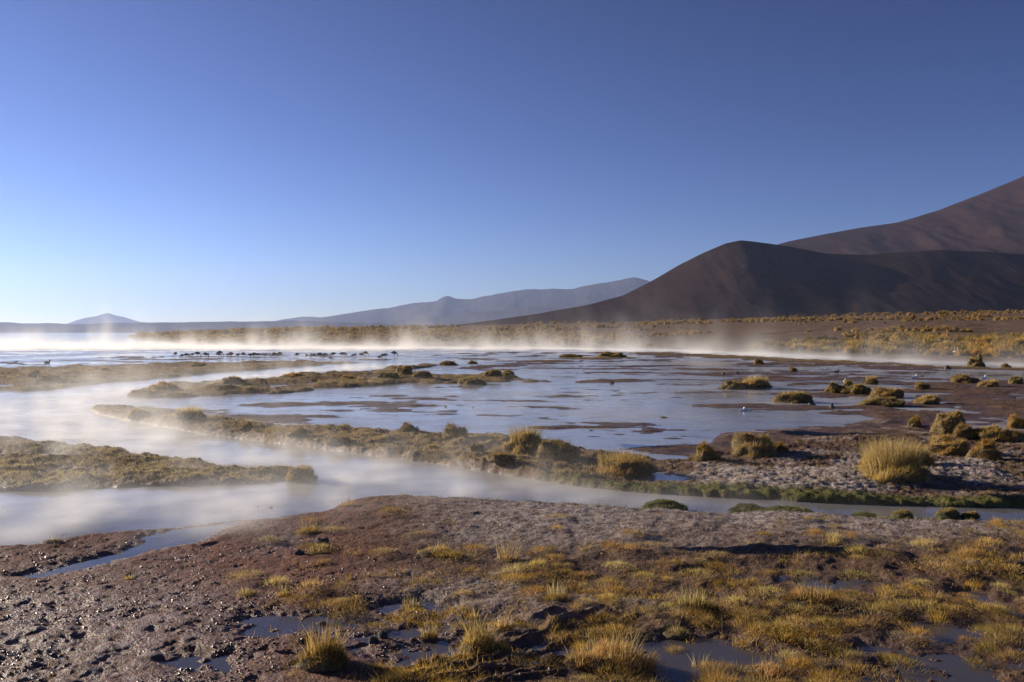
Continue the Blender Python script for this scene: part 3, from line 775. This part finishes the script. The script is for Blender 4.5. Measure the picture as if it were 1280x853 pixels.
# ------------------------------------------------------------------ tussocks of the far plain
def far_tussocks():
    r = np.random.default_rng(33)
    var = []
    for k in range(8):
        rr = np.random.default_rng(900 + k)
        V, Q, *_ = dome(rr, .55, .5, .5, 16, 7, .35, 900 + k)
        P, lean, hh, ww = fur(rr, V, Q, 300, .38, .045, .6, .8)
        v, q, t, tint = blades(P, lean, hh, ww, rr, .15)
        vv, qq, tt = merge([(V, Q, None), (v, q, t)])
        me = new_mesh('grass_tussock', vv, qq, tt); attr(me, 'tint', np.concatenate([np.full(len(V), .25), tint]))
        me.materials.append((M_FAR, M_GOLD, M_FAR, M_OLIVE)[k % 4]); var.append(me)
    pts = []
    n = 76000
    px = r.uniform(150, 1640, n); tc = r.uniform(.03, 1.0, n) ** 1.0
    y0, y1 = far_rows(px); Y0 = F * CAMH / (y0 - HY); Yc = np.maximum(560., Y0 * 1.05)
    y = Y0 * (Yc / Y0) ** tc; x = (px - CX) / F * y
    cl = .7 * fbm(x / 16, y / 24, 4, 61) + .55 * fbm(x / 60, y / 70, 3, 62)
    keep = r.uniform(0, 1, n) < sstep(.0, .27, cl) * (.12 + .5 * sstep(.1, .4, tc))
    # about even per square metre of picture
    x, y, px, tc = x[keep], y[keep], px[keep], tc[keep]
    L = land(x, y, False); z = L['z']; ok = (z > .1) & (L['far'] > .95)
    x, y, z, px, tc = x[ok], y[ok], z[ok], px[ok], tc[ok]
    s = (.35 + 1.05 * r.uniform(0, 1, len(x)) ** 2) * (1 + .7 * sstep(180, 500, y))
    show = s / y * (px < 1300)
    order = np.argsort(-show)
    for j in order[:225]:
        o = link('grass_tussock', var[r.integers(0, 8)])
        o.location = (x[j], y[j], z[j] - .05); o.rotation_euler = (0, 0, r.uniform(0, 6.28)); o.scale = (s[j] * r.uniform(.9, 1.5), s[j], s[j] * r.uniform(.7, 1.1))
        col = 'beyond the dark flock' if px[j] < 520 else 'below the blue range' if px[j] < 700 else 'below the foot of the dark hill' if px[j] < 900 else 'below the dark hill' if px[j] < 1120 else 'below the high mountain'
        row = 'close to the far channel' if tc[j] < .25 else 'partway up the far plain' if tc[j] < .6 else 'near the crest of the far plain'
        lab = f'golden tussock {row}, {col}'
        tag(o, lab, 'tussock', f'far tussocks {row} {col}')
    rest = order[225:6000]
    vs = []; qs = []; ts = []; ti = []; n0 = 0
    tv, tq, tt, tint = None, None, None, None
    small = []
    for k in range(5):
        rr = np.random.default_rng(950 + k)
        V, Q, *_ = dome(rr, .55, .5, .5, 9, 4, .35, 950 + k)
        P, lean, hh, ww = fur(rr, V, Q, 46, .36, .10, .6, .8)
        v, q, t, tn = blades(P, lean, hh, ww, rr, .15)
        vv, qq, t2 = merge([(V, Q, None), (v, q, t)]); small.append((vv, qq, t2, np.concatenate([np.full(len(V), .25), tn])))
    for j in rest:
        vv, qq, t2, tn = small[r.integers(0, 5)]
        a = r.uniform(0, 6.28); ca, sa = math.cos(a), math.sin(a); k = s[j] * r.uniform(.8, 1.3)
        w = np.stack([(vv[:, 0] * ca - vv[:, 1] * sa) * k + x[j], (vv[:, 0] * sa + vv[:, 1] * ca) * k + y[j], vv[:, 2] * k + z[j] - .05], 1)
        vs.append(w); qs.append(qq + n0); ts.append(t2 + n0); ti.append(np.clip(tn + r.uniform(-.2, .35), 0, 1)); n0 += len(w)
    me = new_mesh('far_grass', np.concatenate(vs), np.concatenate(qs), np.concatenate(ts)); attr(me, 'tint', np.concatenate(ti))
    struct('far_grass', me, M_FAR, 'stuff')
far_tussocks()

# ------------------------------------------------------------------ stones and clods
def rock_mesh(name, seed, flat=.6, n=14):
    V, Q, *_ = dome(None, 1, .8, flat, n, 8, .5, seed, .5)
    return new_mesh(name, V, Q)
STONES = [(400, 689, 20, 8, 'larger dark stone at the tuft edge above the side stream'), (372, 700, 14, 6, 'smaller dark stone below the larger one near the side stream'),
          (337, 636, 8, 5, 'round dark stone standing in the river bend'), (322, 635, 7, 4, 'lesser dark stone just upstream of the round one'),
          (465, 808, 14, 9, 'dark lump of mud in the puddle, nearer of the pair'), (478, 804, 12, 8, 'dark lump of mud in the puddle, beside its nearer twin'),
          (400, 783, 18, 7, 'peaty lump at the end of the long puddle'),
          (765, 480, 7, 3, 'black stone in the shallows under the flat islets'), (557, 509, 3, 2.5, 'black speck of stone in the open pool, next to another'),
          (591, 510, 4, 2.5, 'dark stone in the open pool, past the black speck'), (1016, 507, 10, 4, 'dark clod beside the brush topped tussock in the shallows'),
          (1041, 511, 7, 4, 'reddish clod near the brush topped tussock'), (905, 469, 5, 3, 'dark stone in the blue water before the lip'),
          (922, 468, 4, 2.5, 'little dark stone next to another before the lip'), (1186, 462, 8, 4, 'black stone at the tip of the stony lip'),
          (830, 523, 14, 2.5, 'flat muddy stone in the pool near the straw tussock'), (740, 539, 8, 2.5, 'flat brown stone off the bank by the pool')]
for i, (px, py, w, h, lab) in enumerate(STONES):
    x, y = ground_xy(px, py); o = link('stone', rock_mesh('stone', 40 + i), M_STONE)
    o.location = (x, y + w / F * y * .3, max(hz(x, y), -.03) - .01); k = w / F * y / 2; o.scale = (k, k, max(h, 2.5) / F * y / .55)
    tag(o, lab, 'stone', 'dark stones')
def clods():
    r = np.random.default_rng(71); base = []
    for k in range(6):
        V, Q, *_ = dome(None, 1, .8, .7, 8, 4, .7, 60 + k, .5); base.append((V, Q))
    N = 60000
    px = r.uniform(-80, 1000, N); py = 640 + 300 * r.uniform(0, 1, N) ** .8
    y = F * CAMH / (py - HY); x = (px - CX) / F * y
    L = land(x, y)
    d = (sstep(760, 380, px) * .55 + .08) * sstep(-.1, .25, fbm(x / .5, y / .5, 3, 72) + .1) * (L['z'] > -.02) * (L['s']['fore'] > -2)
    k = r.uniform(0, 1, N) < d; x, y, z = x[k], y[k], L['z'][k]
    vs = []; qs = []; n0 = 0
    for j in range(len(x)):
        V, Q = base[r.integers(0, 6)]; a = r.uniform(0, 6.28); s = .004 + .011 * r.uniform() ** 3
        c, sn = math.cos(a) * s, math.sin(a) * s
        vs.append(np.stack([V[:, 0] * c - V[:, 1] * sn + x[j], V[:, 0] * sn + V[:, 1] * c + y[j], V[:, 2] * s * r.uniform(.6, 1.2) + z[j] - .002], 1)); qs.append(Q + n0); n0 += len(V)
    struct('mud_crumbs', new_mesh('mud_crumbs', np.concatenate(vs), np.concatenate(qs)), M_CLOD, 'stuff')
clods()

# ------------------------------------------------------------------ birds
def tube(path, rad, n=10, squash=None):
    P = np.array(path, float); Rr = np.array(rad, float)
    # smooth the path a little by Catmull-Rom
    t = np.linspace(0, len(P) - 1, (len(P) - 1) * 5 + 1)
    def cr(A):
        out = []
        for u in t:
            i = min(int(u), len(P) - 2); f = u - i
            p0, p1, p2, p3 = A[max(i - 1, 0)], A[i], A[i + 1], A[min(i + 2, len(P) - 1)]
            out.append(.5 * ((2 * p1) + (p2 - p0) * f + (2 * p0 - 5 * p1 + 4 * p2 - p3) * f * f + (3 * p1 - p0 - 3 * p2 + p3) * f ** 3))
        return np.array(out)
    C_ = cr(P); rr = np.maximum(cr(Rr[:, None])[:, 0], .002)
    T = np.gradient(C_, axis=0); T /= np.linalg.norm(T, axis=1)[:, None] + 1e-9
    side = np.tile([0, 1.0, 0], (len(C_), 1)); upv = np.cross(T, side)
    a = np.linspace(0, 2 * math.pi, n, endpoint=False)
    V = C_[:, None, :] + rr[:, None, None] * (np.cos(a)[None, :, None] * side[:, None, :] * (squash or 1) + np.sin(a)[None, :, None] * upv[:, None, :])
    V = V.reshape(-1, 3); Q = []
    for j in range(len(C_) - 1):
        i = j * n + np.arange(n); k = j * n + (np.arange(n) + 1) % n
        Q.append(np.stack([i, k, k + n, i + n], 1))
    return V, np.concatenate(Q), None

def bird(kind):
    if kind == 'feed':
        parts = [tube([(-.42, 0, .62), (-.30, 0, .64), (-.12, 0, .66), (.08, 0, .64), (.22, 0, .60), (.34, 0, .50), (.38, 0, .34), (.40, 0, .18), (.46, 0, .10), (.53, 0, .08), (.56, 0, .01)],
                      [.015, .075, .155, .155, .085, .04, .03, .03, .045, .045, .018], 12, .8)]
        legs = .62
    elif kind == 'rest':
        parts = [tube([(-.42, 0, .62), (-.28, 0, .66), (-.10, 0, .70), (.10, 0, .70), (.24, 0, .68), (.31, 0, .80), (.22, 0, .92), (.10, 0, .90), (.02, 0, .84)],
                      [.015, .08, .17, .16, .08, .035, .035, .045, .018], 12, .8)]
        legs = .66
    elif kind == 'alert':
        parts = [tube([(-.42, 0, .60), (-.28, 0, .64), (-.10, 0, .68), (.10, 0, .70), (.22, 0, .76), (.27, 0, .90), (.22, 0, 1.05), (.24, 0, 1.20), (.31, 0, 1.25), (.38, 0, 1.20), (.40, 0, 1.13)],
                      [.015, .08, .16, .15, .075, .035, .03, .03, .045, .035, .015], 12, .8)]
        legs = .64
    else:   # gull or duck sitting on the water
        parts = [tube([(-.24, 0, .12), (-.16, 0, .10), (-.04, 0, .08), (.08, 0, .09), (.14, 0, .16), (.16, 0, .22), (.21, 0, .23), (.27, 0, .21)],
                      [.012, .05, .09, .085, .05, .04, .042, .008], 10, .9)]
        legs = 0
    if legs:
        for s in (-.05, .05): parts.append(tube([(-.02, s, legs), (.0, s, legs * .45), (-.02, s, 0), (.05, s, -.005)], [.02, .012, .010, .010], 6))
    v, q, t = merge(parts)
    return new_mesh('bird', v, q)
def plumage(name, a, b_):
    m, t, b = new_mat(name)
    pos = t.new('ShaderNodeTexCoord').outputs['Object']
    sx = t.new('ShaderNodeSeparateXYZ', {0: pos}).outputs[0]
    t.put(b.inputs['Base Color'], t.mix(t.ramp(t.math('ADD', sx, t.math('MULTIPLY', t.noise(pos, 9, 3), .2)), -.25, .05), b_, a)); b.inputs['Roughness'].default_value = .8
    return m
M_FLAM = plumage('grey_pink_plumage', c3(.16, .11, .10), c3(.09, .065, .06)); M_WHITE = plumage('white_plumage', c3(.80, .77, .76), c3(.72, .66, .65)); M_DUCK = plumage('dark_plumage', c3(.04, .034, .03), c3(.07, .055, .05))
BM = {k: bird(k) for k in ('feed', 'rest', 'alert', 'sit')}
def put_bird(name, kind, px, py, mat, rz, label, cat, group, hpx=None, dup={}):
    key = (kind, mat.name)
    if key not in dup:
        me = BM[kind].copy(); me.name = name; me.materials.append(mat); dup[key] = me
    x, y = ground_xy(px, py)
    o = link(name, dup[key]); o.location = (x, y, max(hz(x, y), 0.0) - (.03 if kind == 'sit' else .16)); o.rotation_euler = (0, 0, rz)
    k = 1.0 if hpx is None else hpx / F * y / {'feed': .75, 'rest': .9, 'alert': 1.2, 'sit': .25}[kind]
    o.scale = (k, k, k); return tag(o, label, cat, group)
FL = [219, 227, 232, 235, 240, 247, 257, 260, 273, 275, 286, 288, 297, 304, 313, 317, 322, 331, 341, 343, 349, 371, 383, 389, 392, 400, 406, 413, 416, 428, 431, 441, 444, 452, 457, 474, 478, 482, 493]
FY = [446.6, 447.6, 447, 446.8, 446.4, 446.6, 446.8, 446.4, 446.8, 446.2, 446.6, 446.8, 447, 446.8, 446.9, 446.4, 446.2, 446.8, 446.8, 446.4, 446.8, 447, 447, 446.8, 447.4, 447.4, 447, 450.5, 446.4, 446.8, 446.4, 447, 446, 447, 446, 449.5, 449, 447, 446]
def birds():
    r = np.random.default_rng(17); G = 'flock of dark wading birds in the far channel'
    for i, (px, py) in enumerate(zip(FL, FY)):
        kind = ('feed', 'feed', 'rest', 'feed', 'feed')[i % 5] if px not in (413, 474, 478) else 'feed'
        where = 'at the near end of the row by the strip' if px < 262 else 'in the middle of the row before the white steam' if px < 350 else 'in the steamy gap of the row' if px < 420 else 'in the last bunch by the channel mouth'
        pose = 'head down' if kind == 'feed' else 'neck curled'
        g = f'{G}: {pose} {where}'
        put_bird('wading_bird', kind, px, py, M_FLAM, r.choice([0, math.pi]) + r.uniform(-.7, .7), f'dark wading bird, {pose}, {where}', 'bird', g, r.uniform(6.0, 8.5))
    W = [(1125, 440, 5, 'rest', 'first white wading bird of the spaced row on the far shore'), (1142, 440.5, 5, 'rest', 'white wading bird beyond the first, before the gap in the row'),
         (1183, 442, 6, 'rest', 'smaller white wading bird behind the tallest one'), (1194.5, 445, 10, 'alert', 'tallest white wading bird with its neck raised'),
         (1206, 442, 6, 'alert', 'slim white wading bird next to the tallest one'), (1227, 442, 6, 'feed', 'white wading bird at the end of the spaced row'), (1151, 440, 4, 'rest', 'faint white wading bird in the gap of the row'), (1096, 440, 4, 'rest', 'faint white wading bird ahead of the row')]
    for px, py, h, kind, lab in W:
        x, y = ground_xy(px, py)
        y0, _ = far_rows(np.array([px])); Y0 = F * CAMH / (y0[0] - HY)
        # they stand in the channel's far edge: set them where the water ends
        Yb = Y0 * 1.03; xb = (px - CX) / F * Yb; zb = hz(xb, Yb)
        o = put_bird('wading_bird', kind, px, py, M_WHITE, r.uniform(-.6, .6), lab, 'bird', 'white wading birds of the far shore', h)
        ok = 0
        yy = Y0
        for t in np.linspace(.9, 1.9, 60):
            yq = Y0 * t; zq = max(hz((px - CX) / F * yq, yq), 0); rowp = HY + F * (CAMH - zq) / yq
            if rowp <= py: yy = yq; break
        o.location = ((px - CX) / F * yy, yy, max(hz((px - CX) / F * yy, yy), 0) - .05)
        k = h / F * yy / {'feed': .75, 'rest': .9, 'alert': 1.2}[kind]; o.scale = (k, k, k)
    S = [(928, 514, 5.5, 'white gull sitting on a mud streak in mid pool, head one way'), (935, 514, 5.5, 'white gull sitting close beside its mate in mid pool'), (1143, 474, 5.5, 'white gull resting behind the golden cushions'),
         (1229, 474.5, 6, 'white gull resting behind the flat dark olive cushion'), (1219, 475, 3.5, 'small pale gull next to the one behind the olive cushion'), (1056, 477, 4, 'small white gull behind the cushion cluster'), (1029, 464, 3, 'small white gull floating below the lip')]
    for i, (px, py, h, lab) in enumerate(S): put_bird('gull', 'sit', px, py, M_WHITE, (.4, 2.6, .2, .3, 3, 1, 0)[i], lab, 'bird', 'white gulls on the flats', h)
    for px, py, h, lab in [(127, 433, 4, 'dark duck swimming alone on the open lake'), (59, 454, 4.5, 'dark duck at the edge of the white steam'), (1046, 466, 4, 'dark duck with a pale breast below the lip'), (20, 453, 2.5, 'small dark duck near the rim of the steam')]:
        put_bird('duck', 'sit', px, py, M_DUCK, .3, lab, 'bird', 'dark ducks', h)
birds()

# ------------------------------------------------------------------ air: steam over the warm water, haze over everything
def volume_mat(name, aniso, color=(1, 1, 1, 1), step=1.0):
    m = bpy.data.materials.new(name); m.use_nodes = True
    t = NT(m); t.n.remove(t.n['Principled BSDF'])
    v = t.new('ShaderNodeVolumePrincipled'); v.inputs['Color'].default_value = color; v.inputs['Anisotropy'].default_value = aniso
    v.inputs['Density'].default_value = 1.0
    t.l.new(v.outputs[0], t.n['Material Output'].inputs['Volume'])
    m.cycles.volume_step_rate = step
    return m, v

def steam(name, lines, lo, hi, res, mat, nscale, zstretch, thr, seed):
    """steam grown along the channels: LINES hold (px, py, radius m, height m, density)"""
    pts = []; ra = []; he = []; de = []
    for ln in lines:
        A = np.array(ln, float)
        Y = F * CAMH / (A[:, 1] - HY); X = (A[:, 0] - CX) / F * Y
        d = np.concatenate([[0], np.cumsum(np.hypot(np.diff(X), np.diff(Y)))])
        u = np.arange(0, d[-1] + .01, max(.5, d[-1] / 400))
        pts.append(np.stack([np.interp(u, d, X), np.interp(u, d, Y), 0 * u], 1))
        ra.append(np.interp(u, d, A[:, 2])); he.append(np.interp(u, d, A[:, 3])); de.append(np.interp(u, d, A[:, 4]))
    P = np.concatenate(pts)
    me = bpy.data.meshes.new(name); me.from_pydata([tuple(p) for p in P], [], [])
    attr(me, 'rad', np.concatenate(ra)); attr(me, 'hgt', np.concatenate(he)); attr(me, 'den', np.concatenate(de))
    o = link(name, me, mat); o['kind'] = 'stuff'
    g = bpy.data.node_groups.new(name, 'GeometryNodeTree')
    g.interface.new_socket('Geometry', in_out='INPUT', socket_type='NodeSocketGeometry'); g.interface.new_socket('Geometry', in_out='OUTPUT', socket_type='NodeSocketGeometry')
    N = g.nodes; Lk = g.links
    gi = N.new('NodeGroupInput'); go = N.new('NodeGroupOutput')
    def nn(t, ins=None, **kw):
        nd = N.new(t)
        for k, v in kw.items(): setattr(nd, k, v)
        for k, v in (ins or {}).items():
            if isinstance(v, bpy.types.NodeSocket): Lk.new(v, nd.inputs[k])
            else: nd.inputs[k].default_value = v
        return nd
    def mt(op, a, b=0.0, clamp=False):
        nd = nn('ShaderNodeMath', {0: a, 1: b}, operation=op); nd.use_clamp = clamp; return nd.outputs[0]
    pos = nn('GeometryNodeInputPosition').outputs[0]
    sp = nn('ShaderNodeSeparateXYZ', {0: pos}); flat = nn('ShaderNodeCombineXYZ', {0: sp.outputs[0], 1: sp.outputs[1], 2: 0.0}).outputs[0]
    ge = gi.outputs[0]
    near = nn('GeometryNodeSampleNearest', {'Geometry': ge, 'Sample Position': flat}).outputs[0]
    def samp(nm, src=None):
        if nm: src = nn('GeometryNodeInputNamedAttribute', {'Name': nm}, data_type='FLOAT').outputs[0]
        nd = nn('GeometryNodeSampleIndex', data_type='FLOAT'); Lk.new(ge, nd.inputs['Geometry']); Lk.new(near, nd.inputs['Index']); Lk.new(src, nd.inputs['Value'])
        return nd.outputs[0]
    px_ = nn('GeometryNodeProximity', target_element='POINTS'); Lk.new(ge, px_.inputs[0]); Lk.new(flat, px_.inputs['Sample Position'])
    dist = px_.outputs['Distance']
    rad, hgt, den = samp('rad'), samp('hgt'), samp('den')
    q = mt('DIVIDE', dist, rad); side = mt('SUBTRACT', 1.0, q, True); side = mt('MULTIPLY', side, mt('SUBTRACT', 2.0, side))
    wide_ = mt('SUBTRACT', 1.0, mt('DIVIDE', dist, mt('MULTIPLY', rad, 1.5)), True)
    vpos = nn('ShaderNodeVectorMath', {0: pos, 1: (1, 1, zstretch)}, operation='MULTIPLY').outputs[0]
    vpos = nn('ShaderNodeVectorMath', {0: vpos, 1: (seed * 7.3, seed * 3.1, 0)}, operation='ADD').outputs[0]
    n1 = nn('ShaderNodeTexNoise', {'Vector': vpos, 'Scale': nscale, 'Detail': 4.0, 'Roughness': .55, 'Distortion': .6}).outputs[0]
    n0 = nn('ShaderNodeTexNoise', {'Vector': flat, 'Scale': nscale * .35, 'Detail': 2.0}).outputs[0]
    # tall wisps where the slow noise is high, a low sheet elsewhere
    hh = mt('MULTIPLY', hgt, mt('ADD', .25, mt('POWER', mt('MULTIPLY', n0, 1.8), 5.0)))
    fall = mt('POWER', 2.718, mt('MULTIPLY', -1.0, mt('DIVIDE', mt('MAXIMUM', sp.outputs[2], 0.0), hh)))
    edge = mt('SUBTRACT', 1.0, mt('DIVIDE', sp.outputs[2], hi[2]), True)
    nz = mt('MULTIPLY', mt('POWER', mt('SUBTRACT', n1, thr, True), 1.5), 19.0)
    low = mt('MULTIPLY', mt('POWER', 2.718, mt('MULTIPLY', -1.0, mt('DIVIDE', mt('MAXIMUM', sp.outputs[2], 0.0), mt('MULTIPLY', hgt, .16)))), 2.6)
    tight = mt('MULTIPLY', side, side)
    dens = mt('MULTIPLY', mt('MULTIPLY', den, mt('ADD', mt('MULTIPLY', wide_, mt('MULTIPLY', fall, nz)), mt('MULTIPLY', tight, mt('MULTIPLY', low, mt('MULTIPLY', mt('SUBTRACT', n1, .42, True), 3.2))))), edge)
    dens = mt('SUBTRACT', dens, .0008); dens = mt('MAXIMUM', dens, 0.0)
    vc = nn('GeometryNodeVolumeCube', {'Density': dens, 'Min': lo, 'Max': hi, 'Resolution X': res[0], 'Resolution Y': res[1], 'Resolution Z': res[2]})
    sm = nn('GeometryNodeSetMaterial'); sm.inputs['Material'].default_value = mat
    Lk.new(vc.outputs[0], sm.inputs[0]); Lk.new(sm.outputs[0], go.inputs[0])
    md = o.modifiers.new('steam', 'NODES'); md.node_group = g
    return o

M_STEAM, vs_ = volume_mat('steam_vapour', .25, (1, .99, .98, 1), 3.0)
vs_.inputs['Density'].default_value = .8
RIVER = [[(-200, 520, 5, .8, .26), (0, 517, 5, .7, .30), (80, 524, 4.4, .7, .36), (130, 545, 3.4, .6, .46), (200, 563, 2.2, .45, .55), (300, 581, 1.9, .38, .70), (400, 592, 1.8, .36, .80), (520, 604, 1.7, .34, .85), (640, 617, 1.4, .32, .68), (760, 629, 1.2, .30, .40), (900, 636, .9, .28, .18), (1100, 645, .8, .25, .05)],
         [(80, 510, 5, .7, .26), (150, 494, 3.6, .7, .26), (230, 482, 2.4, .5, .30), (330, 470, 2.2, .5, .36), (420, 463, 2.2, .5, .36), (490, 457, 2.2, .5, .34)],
         [(-200, 658, 2.3, .42, .9), (0, 650, 2.3, .40, .95), (120, 645, 2.2, .38, .95), (250, 635, 2.0, .36, .95), (360, 624, 1.9, .36, .9), (430, 613, 1.7, .35, .9)],
         [(560, 573, 1.2, .7, .16), (650, 580, 1.3, .8, .22), (705, 588, 1.0, .6, .12)], [(-100, 597, 2.2, .6, .05), (120, 600, 1.6, .6, .05)],
         [(230, 512, 3.2, .5, .05), (420, 512, 4.5, .5, .06), (600, 513, 5, .5, .06), (760, 513, 5, .45, .045), (900, 508, 4, .4, .02)], [(450, 492, 3, .5, .04), (700, 494, 5, .5, .05), (850, 492, 5, .5, .03)]]
FARCH = [[(-500, 433.8, 28, .7, .30), (0, 433.8, 28, .7, .33), (150, 434.2, 25, .7, .35), (300, 435.2, 17, .7, .38), (450, 436, 13, .75, .38), (600, 436.3, 11, .8, .36), (750, 437.3, 8, .85, .34), (850, 440, 6, .85, .28), (950, 444, 4.5, .8, .22), (1050, 449, 4.5, 1.0, .26), (1150, 454, 4, .9, .17), (1300, 459, 4, .8, .1)],
         [(-100, 430, 26, 5, .010), (150, 430.5, 26, 5, .012), (300, 431.5, 22, 5.5, .014), (450, 432, 20, 6, .015), (600, 432.5, 20, 7, .020), (720, 433, 20, 7.5, .022), (830, 434.5, 16, 6.5, .015), (950, 439, 12, 5, .012), (1100, 446, 8, 3, .006)]]
steam('steam_river', RIVER, (-34, 9, -.02), (9, 58, 2.6), (240, 270, 30), M_STEAM, 1.15, .42, .46, 1)
M_STEAM2, v2_ = volume_mat('steam_vapour_far', .30, (1, .99, .98, 1), 2.0)
v2_.inputs['Density'].default_value = .8
steam('steam_channel', FARCH, (-120, 48, -.02), (48, 190, 14), (250, 210, 44), M_STEAM2, .30, .40, .46, 2)

M_HAZE, hv = volume_mat('haze_air', .42, (.40, .51, .84, 1))
hv.inputs['Density'].default_value = 3.6e-5
hx, hy0, hy1, hz0, hz1 = 26000., -600., 25500., -9., 1330.
HV = [(sx * hx, y, z) for z in (hz0, hz1) for y in (hy0, hy1) for sx in (-1, 1)]
struct('haze', new_mesh('haze', HV, [(0, 2, 3, 1), (4, 5, 7, 6), (0, 1, 5, 4), (2, 6, 7, 3), (0, 4, 6, 2), (1, 3, 7, 5)], smooth=False), M_HAZE, 'stuff')

# ------------------------------------------------------------------ light, sky, camera
SUN_AZ, SUN_EL = -62.0, 15.0
sun = bpy.data.lights.new('sun', 'SUN'); sun.energy = 5.0; sun.angle = R(.5); sun.color = (1.0, .87, .68)
so = bpy.data.objects.new('sun', sun); COL.objects.link(so)
so.rotation_euler = (R(90 - SUN_EL), 0, R(180 - SUN_AZ))
w = bpy.data.worlds.new('World'); sc.world = w; w.use_nodes = True
nt = w.node_tree; sk = nt.nodes.new('ShaderNodeTexSky'); sk.sky_type = 'NISHITA'; sk.sun_disc = False
sk.sun_elevation = R(SUN_EL); sk.sun_rotation = R(SUN_AZ); sk.altitude = 4200; sk.air_density = 1.2; sk.dust_density = .05; sk.ozone_density = 1.5
gm = nt.nodes.new('ShaderNodeGamma'); gm.inputs[1].default_value = 1.7       # the camera's contrast on the sky light
tn = nt.nodes.new('ShaderNodeMix'); tn.data_type = 'RGBA'; tn.blend_type = 'MULTIPLY'; tn.inputs[0].default_value = 1.0; tn.inputs[7].default_value = (.265, .250, .335, 1)
nt.links.new(sk.outputs[0], gm.inputs[0]); nt.links.new(gm.outputs[0], tn.inputs[6]); nt.links.new(tn.outputs[2], nt.nodes['Background'].inputs[0]); nt.nodes['Background'].inputs[1].default_value = .05

cam = bpy.data.cameras.new('camera'); cam.sensor_width = 36; cam.lens = 36 * F / 1280; cam.clip_start = .1; cam.clip_end = 120000
co = bpy.data.objects.new('camera', cam); COL.objects.link(co); co.location = (0, 0, CAMH)
co.rotation_euler = (R(90) - math.atan((426.5 - HY) / F), 0, 0)
sc.camera = co

vs = sc.view_settings; vs.view_transform = 'Standard'; vs.look = 'None'; vs.exposure = .92; vs.gamma = 1; vs.use_curve_mapping = False
cy = sc.cycles
cy.use_denoising = True; cy.denoiser = 'OPENIMAGEDENOISE'; cy.denoising_input_passes = 'RGB_ALBEDO_NORMAL'; cy.denoising_prefilter = 'ACCURATE'
cy.max_bounces = 8; cy.diffuse_bounces = 2; cy.glossy_bounces = 3; cy.transmission_bounces = 3; cy.volume_bounces = 4; cy.transparent_max_bounces = 8
cy.volume_max_steps = 512
